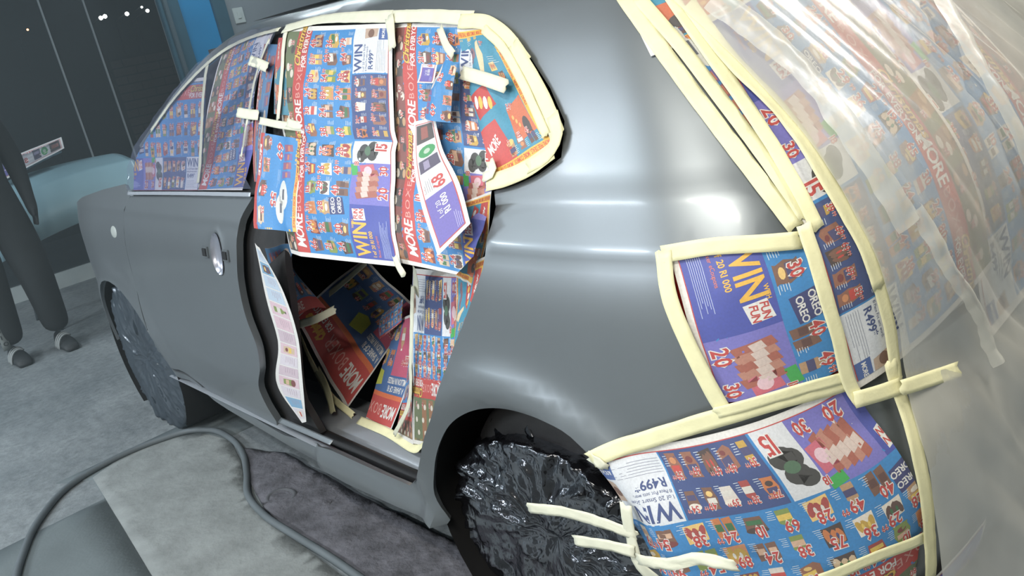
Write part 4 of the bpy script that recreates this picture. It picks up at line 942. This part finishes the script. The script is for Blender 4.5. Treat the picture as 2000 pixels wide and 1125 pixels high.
sheet('newspaper_sheet', 'small blue newspaper corner lying across the middle of the opening', A2, f, [[(.1, .1), (.45, .1), (.45, .28), (.1, .28)]], GN)
# tail of the car
f = on_body([(1500, 322), (1238, -25), (1330, -40), (1556, 250)], CB2, .006, .0015, 2)
k = to_page(f.K, CB2, [(1236, -20), (1330, -20), (1400, 110), (1500, 305), (1480, 300)])
sheet('newspaper_sheet', 'long narrow newspaper border strip with red lettering along the tailgate edge', CB2, f, [k], GN)
bl = hit(1362, 45); br = hit(1662, 762); dx = Vector((br[0] - bl[0], br[1] - bl[1])); pr = Vector((-dx.y, dx.x)).normalized() * .40
f = on_body([(bl[0] + pr.x, min(1.42, bl[1] + pr.y)), (br[0] + pr.x, br[1] + pr.y), br, bl], A, .012, .002, 5)
sheet('newspaper_sheet', 'newspaper spread on the tailgate whose price row 20 30 15 39 shows beside the tape', A, f, None, GN)
f = on_body([(1.35, 1.40), (1.42, .70), (1.0, .66), (.90, 1.40)], A2, .008, .004, 7)
sheet('newspaper_sheet', 'newspaper spread behind the clear plastic on the far half of the tailgate', A2, f, None, GN)
f = on_body([(.86, 1.44), (.40, 1.37), (.44, 1.22), (.90, 1.28)], CB, .008, .003, 7)
sheet('newspaper_sheet', 'newspaper behind the clear plastic high on the rear window', CB, f, None, GN)
f = on_body([(.83, 1.05), (.935, .43), (.522, .352), (.404, .955)], A, .006, .0025, 9, .0015, .4)
k = to_page(f.K, A, [(1304, 496), (1420, 484), (1565, 484), (1600, 560), (1650, 735), (1540, 768), (1420, 806), (1352, 690)])
sheet('newspaper_sheet', 'newspaper piece with big yellow WIN covering the tail lamp', A, f, [k], GN)
f = on_body([(.885, .36), (.32, .195), (.200, .597), (.765, .762)], A, .010, .003, 14, .0025, 1.0, lambda a, b: .05 * max(0, a - .8) * max(0, .6 - b) / .12)
k = to_page(f.K, A, [(1152, 886), (1400, 806), (1640, 738), (1735, 720), (1760, 800), (1795, 1000), (1815, 1140)]); k2 = to_page(f.K, A, [(1152, 886), (1815, 1140), (1300, 1150), (1238, 1010), (1180, 930)])
sheet('newspaper_sheet', 'large upside-down newspaper spread with white WIN box covering the rear bumper', A, f, [k, k2], GN)
f = on_body([(.95, -.05), (.40, -.21), (.34, .215), (.90, .375)], A2, .016, .002, 15)
k = to_page(f.K, A2, [(.44, .245), (.90, .37), (.90, .09), (.40, .09)])
sheet('newspaper_sheet', 'lower newspaper sheet at the foot of the bumper below the large spread', A2, f, [k], GN)

# ------------------------------------------------------------------ masking tape
tape('tape along the top of the door opening above the centre spread', [(560, 62), (620, 46), (700, 38), (772, 36)], .030, .014, TAPEW)
tape('tape along the top of the door opening above the right spread', [(768, 37), (840, 36), (930, 40)], .030, .015, TAPEW)
tape('yellow tape rounding the upper rear corner of the door opening', [(905, 46), (960, 50), (1000, 80), (1038, 130)], .030, .016)
tape('yellow tape down the slanted rear edge of the door opening', [(1010, 92), (1045, 152), (1078, 215), (1098, 268)], .032, .017)
tape('yellow tape rounding the pointed rear corner', [(1088, 225), (1097, 270), (1080, 304), (1040, 330)], .026, .019)
tape('yellow tape along the underside of the pointed rear corner', [(1090, 296), (1040, 332), (1000, 350), (960, 362)], .034, .017)
tape('second paler tape layer inside the slanted rear edge', [(955, 62), (990, 96), (1030, 165), (1078, 270)], .018, .020)
tape('short loose tape bridging the rolled fold and the corner page', [(918, 148), (960, 160), (1006, 176)], .026, .035, TAPEW)
tape('short upright tape between the two large spreads at the top', [(770, 38), (775, 70), (777, 100)], .026, .022, TAPEW)
tape('tape scrap where the right spread meets the rear jamb', [(955, 352), (975, 338), (968, 318)], .02, .024, TAPEW)
tape('greenish tape scrap at the top of the right spread', [(868, 58), (880, 90), (896, 112)], .018, .02, TAPEW)
tape('upright tape on the narrow food picture piece beside the pillar', [(566, 62), (558, 140), (550, 236)], .018, .014, TAPEW)
tape('level tape across the top of the small hanging page', [(516, 238), (555, 246), (600, 252)], .020, .020, TAPEW)
tape('short tape scrap bridging the hanging page and the centre spread', [(570, 242), (592, 248), (612, 246)], .022, .022, TAPEW)
tape('short level tape low on the front window pillar', [(474, 222), (495, 226), (516, 228)], .028, .026, TAPEW)
tape('short level tape high on the front window pillar', [(498, 122), (516, 128), (534, 136)], .028, .026, TAPEW)
tape('tape following the curved upper edge of the front window', [(300, 258), (340, 202), (390, 146), (440, 104), (500, 76), (552, 62)], .014, .014, TAPEW)
tape('long thin tape dividing the two front window sheets', [(412, 122), (402, 200), (398, 290), (392, 360)], .020, .012, TAPEW)
tape('thin tape along the rear edge of the front window', [(535, 80), (512, 140), (496, 215), (480, 310)], .012, .02, TAPEW)
tape('short tape at the lower edge joint between the two large spreads', [(786, 498), (792, 515), (804, 536)], .018, .03, TAPEW)
def tape3(label, pts, nrm, width=.022, material=None, amp=.0015):
    _tape_n[0] += 1
    return ribbon('masking_tape_strip', pts, [nrm] * len(pts), width, material or TAPE, label, _tape_n[0], amp, 'masking tape strips')
tape3('upright tape hanging from the spreads down the rear columns', [at_y(808, 520, .10), at_y(812, 545, .14), at_y(813, 575, .15)], (0, -1, .1), .022, TAPEW)
tape3('long pale tape down the fold between lit facet and columns', [at_y(806, 560, .14), at_y(802, 700, .13), at_y(800, 780, .14), at_y(770, 850, .15)], (0, -1, .2), .014, TAPEW)
tape3('tape along the foot of the rear columns at the sill', [at_y(700, 820, .175), at_y(760, 846, .165), at_y(810, 876, .14), at_y(832, 862, .10)], (0, -.6, .8), .026)
tape3('yellow tape edging the big banner sheet inside', [at_y(575, 622, .185), at_y(605, 700, .195), at_y(640, 765, .19), at_y(690, 812, .18)], (0, -.8, .6), .022)
tape3('pale tape joining the dark curl to the inner sheet', [at_y(582, 634, .12), at_y(615, 624, .15), at_y(655, 604, .19)], (0, -1, .3), .024, TAPEW)
tape3('pale diagonal tape along the upper edge of the shaded inner spread', [at_y(638, 578, .33), at_y(675, 548, .36), at_y(715, 512, .385)], (0, -1, .4), .020, TAPEW)
tape3('short lit tape stuck to the dark inner sill', [at_y(618, 720, .20), at_y(640, 765, .17), at_y(650, 806, .15)], (0, -.7, .7), .026)
# tail tapes
tape('outer yellow tape along the tailgate edge of the quarter panel', [(1222, -2), (1300, 108), (1385, 226), (1470, 340), (1552, 448)], .026, .010)
tape('middle yellow tape along the tailgate edge', [(1250, 0), (1330, 95), (1420, 215), (1500, 325), (1570, 430)], .022, .012)
tape('inner yellow tape between lettered strip and price row', [(1310, 0), (1372, 92), (1440, 190), (1520, 315), (1590, 450)], .022, .017)
tape('broad yellow tape where the clear plastic joins the price row', [(1345, 20), (1425, 128), (1520, 230), (1610, 370), (1668, 470), (1700, 560)], .026, .026)
tape('yellow tape along the top of the tail lamp', [(1300, 496), (1400, 482), (1480, 477), (1560, 470)], .026, .012)
tape('yellow tape down the front edge of the tail lamp', [(1300, 490), (1308, 560), (1340, 650), (1385, 742), (1418, 800)], .026, .013)
tape('yellow tape down the rear edge of the tail lamp sheet', [(1562, 440), (1590, 530), (1622, 640), (1650, 750), (1672, 786)], .022, .020)
tape('yellow tape beside the price row above the bumper', [(1690, 520), (1712, 600), (1728, 690), (1738, 760)], .024, .024)
tape('yellow tape along the upper edge of the bumper spread', [(1160, 892), (1260, 856), (1400, 812), (1530, 772), (1650, 738)], .030, .015)
tape('second tape under the tail lamp sheet', [(1400, 800), (1500, 772), (1580, 748), (1650, 728)], .018, .018)
tape('yellow tape upright at the corner of the bumper', [(1722, 700), (1745, 780), (1775, 880), (1795, 990), (1800, 1120)], .026, .024)
tape('short yellow tape at the foot of the price row', [(1655, 776), (1700, 764), (1745, 748)], .026, .028)
tape('yellow tape end reaching across the clear plastic', [(1725, 752), (1780, 738), (1836, 724)], .024, .055)
tape('yellow tape at the lower edge of the bumper spread', [(1600, 1118), (1690, 1080), (1790, 1040)], .022, .022)
# ------------------------------------------------------------------ plastic film
o = panel('window_film', [(256, 374), (258, 330), (270, 288), (304, 240), (338, 192), (388, 134), (440, 92), (500, 66), (550, 58), (545, 75), (525, 120), (506, 190), (492, 280), (484, 340), (500, 372), (380, 375)], WINFILM, None, .022, .016, 0,
          lambda s, z: .004 * noise.noise(Vector((s * 14, z * 14, 2))) + .003 * noise.noise(Vector((s * 40, z * 30, 6))))
tag(o, 'thin clear plastic film taped over the front window', 'plastic film')
# large clear drape over the tail
ul = [(1.46, .40), (1.36, .43)] + [(hit(*p)[1], hit(*p)[0]) for p in [(1310, 10), (1372, 70), (1440, 140), (1540, 255), (1625, 380), (1690, 510), (1730, 640), (1745, 740), (1770, 850), (1795, 960), (1800, 1040)]] + [(.2, .73), (.0, .75)]
ul.sort(); zz = [a for a, _ in ul]; ss = [b for _, b in ul]
def drape(label, off, s_hi, z_lo, seed, material, left=0.0, na=150, nb=110, hang=.25, amp=1.0, z_hi=1.462):
    V = []; F = []
    for j in range(nb + 1):
        z = z_hi + (z_lo - z_hi) * j / nb; s0 = float(np.interp(z, zz, ss)) + left
        for i in range(na + 1):
            a = i / na; s = s0 + (s_hi - s0) * a; zc = max(z, .52)
            p = surf(s, min(zc, 1.462)); n = surf_n(s, min(zc, 1.45))
            q = s * 1.0 + z * .75                                           # folds run down and outwards
            d = noise.noise(Vector((q * 7, z * .9, seed))) * .020 + noise.noise(Vector((q * 17, z * 1.6, seed + 3))) * .011 + noise.noise(Vector((q * 41, z * 5, seed + 7))) * .004 + abs(noise.noise(Vector((q * 11 + 4, z * .7, seed + 1)))) * .022
            d = off + amp * (d + .012) * min(1, a * 8 + .02)
            d = max(d, .004)
            if z < .52: d += hang * (.52 - z) * min(1, a * 3 + .1); p = p + Vector((0, 0, z - .52))
            V.append(p + n * d)
    F = [(j * (na + 1) + i, j * (na + 1) + i + 1, (j + 1) * (na + 1) + i + 1, (j + 1) * (na + 1) + i) for j in range(nb) for i in range(na)]
    return tag(mesh_obj('plastic_sheet', V, F, material), label, 'plastic sheet')
drape('large milky clear plastic drape over the tailgate and bumper corner', .024, 2.1, .02, 1, CLEAR)
# doubled fold of the drape, a pale band running down
def band(label, px, width, off, seed):
    K = [uz(p) for p in px]; K = crom(K, 60); V = []; F = []
    for i, k in enumerate(K):
        n = surf_n(*k); p = surf(*k); q = K[min(i + 1, 59)]; r = K[max(i - 1, 0)]; t = (surf(*q) - surf(*r)).normalized(); w = t.cross(n)
        for c in range(7):
            a = c / 6 - .5; V.append(p + w * a * width * (.8 + .3 * noise.noise(Vector((i * .06, seed, 0)))) + n * (off + .012 * math.cos(a * 3.1) + .004 * noise.noise(Vector((i * .25, c * .5, seed)))))
    F = [(i * 7 + c, i * 7 + c + 1, (i + 1) * 7 + c + 1, (i + 1) * 7 + c) for i in range(59) for c in range(6)]
    return tag(mesh_obj('plastic_fold', V, F, CLEAR2), label, 'plastic fold', 'folds of the clear drape')
band('broad white fold of the drape running down from the rear window', [(1770, 20), (1820, 110), (1880, 220), (1940, 340), (1985, 450)], .05, .06, 1)
band('white fold of the drape beside the broad yellow tape', [(1390, 40), (1470, 110), (1560, 200), (1640, 320), (1720, 450)], .06, .05, 3)
band('white crease of the drape low on the tailgate', [(1730, 420), (1790, 520), (1850, 620), (1890, 720)], .035, .05, 5)

# ------------------------------------------------------------------ wheels wrapped in plastic bags
def bag(name, label, cx, y_face, y_in, r, seed, material, tuft=True, squash=1.0, amp=1.0):
    V = []; F = []; n = 260
    prof = [(.001, 0)] + [(r * k / 26, -.012 * math.sin(k / 26 * 3.1)) for k in range(1, 26)] + [(r * (.985 + .03 * math.sin(a)), .035 * (1 - math.cos(a))) for a in (.3, .6, .9, 1.2, 1.5)] + [(r * 1.02, .035 + (y_in - y_face - .035) * k / 10) for k in range(1, 11)]
    rid = lambda v: (1 - abs(noise.noise(v)) * 2)
    for rr, d in prof:
        for k in range(n):
            t = 2 * math.pi * k / n; x, z = rr * math.cos(t), rr * math.sin(t)
            q = Vector((x * 9, d * 8, z * 6 + seed)); q = q + Vector((noise.noise(q * 1.3), 0, noise.noise(q * 1.3 + Vector((5, 0, 0))))) * .6
            w = rid(q) ** 3 * .012 + rid(q * 2.3) ** 3 * .009 + rid(q * 5.1) ** 3 * .005 + noise.noise(q * .6) * .012 + abs(noise.noise(Vector((t * 5, d * 3, seed)))) * .014 * min(1, rr / r)
            w *= amp * min(1, rr / (r * .2) + .2); k2 = rr / r
            V.append(Vector((cx + x * (1 + w * k2 * 1.2), y_face + d - w, max(.004, .302 + z * (squash if z > 0 else 1) * (1 + w * k2 * 1.2)))))
    m = len(prof); F = [(j * n + k, j * n + (k + 1) % n, (j + 1) * n + (k + 1) % n, (j + 1) * n + k) for j in range(m - 1) for k in range(n)]
    root = empty(name, (cx, y_face, 0)); tag(root, label, 'plastic bag'); PI = Matrix.Translation((-cx, -y_face, 0))
    o = mesh_obj('bag_film', V, F, material, root); o.matrix_parent_inverse = PI
    if tuft:
        for (x, z, h, s) in ((-.13, .485, .07, 1), (-.05, .495, .085, 2), (-.19, .45, .05, 3)):
            V = []; F = []
            for j in range(12):
                a = j / 11; rad = .045 * (1 - a) ** .7 + .006
                for k in range(14):
                    t = 2 * math.pi * k / 14; rr = rad * (1 + .5 * math.sin(t * 3 + s + a * 4)); V.append((cx + x + .02 * math.sin(a * 5 + s) + rr * math.cos(t), y_face + .04 + rr * .6 * math.sin(t), z - .02 + h * a + .006 * noise.noise(Vector((a * 9, t, s)))))
            F = [(j * 14 + k, j * 14 + (k + 1) % 14, (j + 1) * 14 + (k + 1) % 14, (j + 1) * 14 + k) for j in range(11) for k in range(14)]
            q = mesh_obj('bag_tuft', V, F, material, root); q.matrix_parent_inverse = PI
    return root
bag('wheel_bag', 'shiny crinkled black plastic bag wrapped over the rear wheel', 0, .060, .27, .318, 1, BAG, True, .66)
bag('wheel_bag', 'dull grey plastic bag wrapped over the front wheel', -2.36, .03, .27, .315, 6, BAGF, False, 1.0, .6)
# tapes that hold the rear bag to the bumper
def W3(px, d=.0): return at_y(px[0], px[1], d)
tape3('upper white tape from the bumper spread across the black bag', [W3((1032, 992), -.03), W3((1110, 1002), -.03), W3((1200, 1030), -.025), W3((1245, 1048), -.02)], (.1, -1, .1), .022, TAPEW, .003)
tape3('lower white tape from the bumper spread across the black bag', [W3((1122, 1056), -.03), W3((1180, 1064), -.03), W3((1240, 1078), -.025)], (.1, -1, .1), .022, TAPEW, .003)
tape3('upright white tape at the front edge of the bumper spread', [W3((1222, 985), -.02), W3((1232, 1050), -.022), W3((1250, 1105), -.02), W3((1290, 1140), -.01)], (.1, -1, .1), .024, TAPEW, .003)
tape3('loose curling tape across the lower bumper spread', [W3((1245, 1092), -.05), W3((1300, 1102), -.055), W3((1370, 1092), -.05), W3((1440, 1106), -.045)], (.1, -1, .2), .020, TAPEW, .005)
tape3('torn paper tape tail at the seam beside the wheel arch', [W3((1148, 888), -.02), W3((1170, 905), -.025), W3((1185, 915), -.02)], (.1, -1, .1), .02, TAPEW, .004)

# ------------------------------------------------------------------ floor things
g = [at_z(*p, .013) for p in [(20, 1180), (42, 1090), (80, 1010), (140, 945), (220, 898), (310, 860), (370, 842), (410, 840), (450, 856), (474, 885), (482, 925), (484, 965), (515, 1005), (575, 1045), (640, 1085), (720, 1140)]]
tag(tube('air_hose', g, .012, mat('hose_grey', lin(96, 104, 108), .6, var=.1), None, 10, 160), 'grey air hose looping across the floor beside the car', 'hose')
pd = at_z(551, 976); V = []; F = []
for j, (r, h) in enumerate(((.05, .004), (.045, .009), (.038, .009), (.034, .003), (.0, .003))):
    for k in range(24): V.append((pd.x + r * 1.3 * math.cos(k * math.pi / 12), pd.y + r * math.sin(k * math.pi / 12), h + .006))
F = [(j * 24 + k, j * 24 + (k + 1) % 24, (j + 1) * 24 + (k + 1) % 24, (j + 1) * 24 + k) for j in range(4) for k in range(24)]
tag(mesh_obj('floor_ring', V, F, mat('ring_dark', lin(86, 88, 92), .7)), 'small round lid lying in the dirt below the sill', 'lid')
rnd = random.Random(4)
for k, (u, v) in enumerate([(520, 915), (656, 960), (640, 988), (700, 1012)]):
    p = at_z(u, v); bm = bmesh.new(); bmesh.ops.create_icosphere(bm, subdivisions=2, radius=1); r = rnd.uniform(.010, .022)
    for q in bm.verts: q.co *= 1 + .35 * noise.noise(q.co * 1.7 + Vector((k, 0, 0))); q.co = Vector((q.co.x * r * 1.5, q.co.y * r, q.co.z * r * .5))
    me = bpy.data.meshes.new('dirt_clod'); bm.to_mesh(me); bm.free(); me.materials.append(DIRT); o = bpy.data.objects.new('dirt_clod', me); C.objects.link(o); o.location = (p.x, p.y, .010); tag(o, ('small dirt clod beside the bend of the hose', 'dirt clod close under the sill lip', 'middle one of the dirt clods below the sill', 'dirt clod nearest the rear wheel')[k], 'dirt clod', 'dirt clods under the sill')

# ------------------------------------------------------------------ bonnet panel on a stand, behind
XB2 = -5.05
PALE = mat('pale_blue_panel', lin(150, 186, 198), .4, .05, .3, var=.06, vscale=3)
st = empty('panel_stand', (XB2, .45, 0)); tag(st, 'dark steel stand carrying the pale blue bonnet behind the person', 'stand')
for yy in (-.25, .35):
    tube('leg', [(-.25, yy, 0), (-.05, yy, .35), (0, yy, .72)], .018, DARKW, st, 8, 10); tube('leg', [(.3, yy, 0), (.1, yy, .35), (0, yy, .72)], .018, DARKW, st, 8, 10)
tube('cross_bar', [(0, -.5, .72), (0, .6, .72)], .02, DARKW, st, 8, 6)
V = []; F = []; na, nb = 30, 16                                          # curved panel seen edge-on
for i in range(na + 1):
    a = i / na; y = .02 + .93 * a
    for j in range(nb + 1):
        b = j / nb; x = XB2 + .42 - .8 * b
        crown = .10 * math.sin(math.pi * (.12 + .8 * a)) ; z = .76 + .12 * a + crown * .6 + .10 * b * (1 - a * .5) + .05 * math.sin(b * 3.1)
        if b < .12: z -= (.12 - b) * 2.0
        V.append((x + .10 * a * a, y, z))
F = [(i * (nb + 1) + j, (i + 1) * (nb + 1) + j, (i + 1) * (nb + 1) + j + 1, i * (nb + 1) + j + 1) for i in range(na) for j in range(nb)]
o = mesh_obj('loose_bonnet', V, F, PALE); m = o.modifiers.new('thickness', 'SOLIDIFY'); m.thickness = .025; tag(o, 'pale blue loose car bonnet resting on a stand beyond the front wing', 'car bonnet')
A_ = at_x(0, 345, XB2 + .2); B_ = at_x(122, 285, XB2 + .2)
f = on_grid([[at_x(-24, 326, XB2 - .1), at_x(50, 296, XB2 - .1), at_x(120, 268, XB2 - .1)], [at_x(-10, 362, XB2 + .1), at_x(58, 326, XB2 + .1), at_x(126, 290, XB2 + .1)]], FL, .006, 3)
sheet('wrapped_paper', 'folded white edged newspaper bundle on top of the pale blue bonnet', FL, f, None, None, (1.1, 1.15, 1.2))
V = []; F = []
for i in range(25):
    a = i / 24; c = at_x(-15 + 130 * a, 345 - 58 * a, XB2 + .05)
    for k in range(14):
        t = 2 * math.pi * k / 14; r = .055 * (1 + .25 * noise.noise(Vector((i * .4, k * .5, 1)))) * (1 - .3 * a); V.append(c + Vector((r * math.cos(t), 0, r * math.sin(t))))
F = [(i * 14 + k, i * 14 + (k + 1) % 14, (i + 1) * 14 + (k + 1) % 14, (i + 1) * 14 + k) for i in range(24) for k in range(14)]
tag(mesh_obj('plastic_roll', V, F, film_material('roll_film', lin(90, 104, 110), .78, .15, .0, .004, 14, .08)), 'loose roll of clear plastic around the paper bundle on the bonnet', 'plastic roll')

# ------------------------------------------------------------------ the person at the edge
def person():
    p1, p2 = at_z(38, 706), at_z(128, 676); root = empty('person', ((p1.x + p2.x) / 2, (p1.y + p2.y) / 2, 0))
    tag(root, 'person in dark clothes standing with legs apart beside the pale bonnet', 'person')
    cx, cy = root.location.x, root.location.y
    L1 = Vector((p1.x - cx, p1.y - cy, 0)); L2 = Vector((p2.x - cx, p2.y - cy, 0))
    hip = Vector((0, -.02, .90))
    J = {'pelvis': (hip, .135), 'waist': (hip + Vector((0, -.01, .16)), .125), 'chest': (hip + Vector((.02, -.02, .40)), .15), 'neck': (hip + Vector((.03, -.02, .58)), .055), 'head0': (hip + Vector((.05, -.02, .66)), .075), 'head': (hip + Vector((.06, -.02, .76)), .095),
         'hipA': (hip + Vector((0, -.10, -.05)), .105), 'kneeA': (Vector((.02, L1.y * .8 - .02, .48)) + Vector((L1.x * .5, 0, 0)), .075), 'ankA': (L1 + Vector((0, 0, .10)), .056),
         'hipB': (hip + Vector((0, .10, -.05)), .105), 'kneeB': (Vector((.04, L2.y * .9, .48)) + Vector((L2.x * .5, 0, 0)), .075), 'ankB': (L2 + Vector((0, 0, .10)), .056),
         'shA': (hip + Vector((.02, -.20, .50)), .06), 'elA': (hip + Vector((.04, -.27, .22)), .045), 'wrA': (hip + Vector((.14, -.26, .0)), .034),
         'shB': (hip + Vector((.02, .18, .50)), .06), 'elB': (hip + Vector((-.02, .25, .22)), .045), 'wrB': (hip + Vector((.05, .24, -.02)), .034)}
    Eg = [('pelvis', 'waist'), ('waist', 'chest'), ('chest', 'neck'), ('neck', 'head0'), ('head0', 'head'), ('pelvis', 'hipA'), ('hipA', 'kneeA'), ('kneeA', 'ankA'), ('pelvis', 'hipB'), ('hipB', 'kneeB'), ('kneeB', 'ankB'), ('chest', 'shA'), ('shA', 'elA'), ('elA', 'wrA'), ('chest', 'shB'), ('shB', 'elB'), ('elB', 'wrB')]
    for sd, yy in (('A', -1), ('B', 1)):                                     # hands with five fingers
        w = J['wr' + sd][0]; J['pa' + sd] = (w + Vector((.01, 0, -.07)), .03); Eg.append(('wr' + sd, 'pa' + sd))
        for q in range(4):
            b = w + Vector((.03 - .02 * q, .0, -.10)); J['f%d' % q + sd] = (b, .0095); J['g%d' % q + sd] = (b + Vector((.01, -.012 * yy, -.045)), .008); Eg += [('pa' + sd, 'f%d' % q + sd), ('f%d' % q + sd, 'g%d' % q + sd)]
        J['t' + sd] = (w + Vector((.045, -.01 * yy, -.06)), .010); J['u' + sd] = (w + Vector((.055, -.015 * yy, -.09)), .008); Eg += [('pa' + sd, 't' + sd), ('t' + sd, 'u' + sd)]
    names = list(J); me = bpy.data.meshes.new('body'); me.from_pydata([tuple(J[k][0]) for k in names], [(names.index(a), names.index(b)) for a, b in Eg], [])
    cloth = mat('dark_tracksuit', lin(28, 33, 35), .85, var=.15, vscale=6, bump=.004, bscale=12); me.materials.append(cloth)
    o = bpy.data.objects.new('body', me); C.objects.link(o); o.parent = root
    sk = o.modifiers.new('skin', 'SKIN'); sk.use_smooth_shade = True
    for i, k in enumerate(names): me.skin_vertices[0].data[i].radius = (J[k][1] * (1.35 if J[k][1] > .04 else 1), J[k][1] * (1.35 if J[k][1] > .04 else 1))
    me.skin_vertices[0].data[0].use_root = True
    ss_ = o.modifiers.new('smooth', 'SUBSURF'); ss_.levels = 1; ss_.render_levels = 2
    # hair cap
    bm = bmesh.new(); bmesh.ops.create_uvsphere(bm, u_segments=20, v_segments=12, radius=1)
    for v in bm.verts: v.co = J['head'][0] + Vector((-.015 + v.co.x * .10, v.co.y * .088, .015 + v.co.z * .105))
    mh = bpy.data.meshes.new('hair'); bm.to_mesh(mh); bm.free(); mh.materials.append(mat('dark_hair', lin(28, 26, 26), .8, bump=.003, bscale=90)); h = bpy.data.objects.new('hair', mh); C.objects.link(h); h.parent = root
    for pt, nm in ((L1, 0), (L2, 1)):                                       # shoes with stripes
        V = []; F = []; n = 18
        for j in range(9):
            a = j / 8
            for k in range(n):
                t = 2 * math.pi * k / n; hw = .048 * (1 - .35 * abs(a - .55) ** 2 * 4) + .002; hh = .085 * (1 - a) + .045 * a * (1 if a < .95 else .6)
                V.append((pt.x - .08 + .26 * a, pt.y + hw * math.cos(t), max(.004, hh * .5 + hh * .55 * math.sin(t))))
        F = [(j * n + k, j * n + (k + 1) % n, (j + 1) * n + (k + 1) % n, (j + 1) * n + k) for j in range(8) for k in range(n)] + [tuple(range(n))[::-1], tuple(8 * n + k for k in range(n))]
        s = mesh_obj('shoe', V, F, mat('dark_shoe', lin(40, 44, 46), .6), root)
        for q in range(3):
            pts = [Vector((pt.x + .02 + .035 * q + .02 * math.cos(t), pt.y - .055 * math.cos(t), .012 + .078 * math.sin(t))) for t in np.linspace(.1, 2.2, 8)]
            tube('shoe_stripe', pts, .0055, mat('shoe_white', lin(150, 156, 156), .6), s, 6, 12)
    # pale lettered band down the outer trouser leg
    hipA, kn, an = J['hipA'][0], J['kneeA'][0], J['ankA'][0]
    pts = [kn + Vector((.055, -.055, .02)), (kn + an) / 2 + Vector((.05, -.048, 0)), an + Vector((.045, -.04, .0))]; bpts = [Vector(p) for p in crom(pts, 12)]; V = []; F = []
    for p in bpts: V += [p + Vector((.012, -.02, 0)), p + Vector((.016, .022, 0))]
    F = [(2 * i, 2 * i + 1, 2 * i + 3, 2 * i + 2) for i in range(11)]
    b = mesh_obj('leg_stripe', V, F, mat('stripe_grey', lin(120, 126, 124), .7), root); m = b.modifiers.new('thickness', 'SOLIDIFY'); m.thickness = .004
    V = []; F = []
    for q, ch in enumerate('TIOTIOTIO'):                                     # dark letters on the band
        GV, GF = GLYPH[ch, 1]; a = .06 + q * .105; i = min(int(a * 11), 10); p = bpts[i].lerp(bpts[i + 1], a * 11 - i); c0 = len(V)
        for gx, gy in GV: V.append(p + Vector((.019 + .002, (gx - .3) * .036, (gy - .35) * .034)))
        F += [tuple(c0 + k for k in f) for f in GF]
    mesh_obj('stripe_lettering', V, F, mat('letter_dark', lin(40, 44, 46), .7), b)
person()

# ------------------------------------------------------------------ spray dust hanging in the air
hz_m = bpy.data.materials.new('spray_dust'); hz_m.use_nodes = True; nt = hz_m.node_tree; nt.nodes.clear()
vo = nt.nodes.new('ShaderNodeVolumeScatter'); vo.inputs['Color'].default_value = (.78, .94, 1, 1); vo.inputs['Density'].default_value = 0.032; vo.inputs['Anisotropy'].default_value = 0.2
ou = nt.nodes.new('ShaderNodeOutputMaterial'); nt.links.new(vo.outputs[0], ou.inputs['Volume'])
o = box('spray_haze', (-6.1, -2.2, .03), (-0.8, 4.5, 2.8), hz_m); tag(o, 'thin bluish spray dust hanging in the workshop air', 'haze', None, 'stuff')
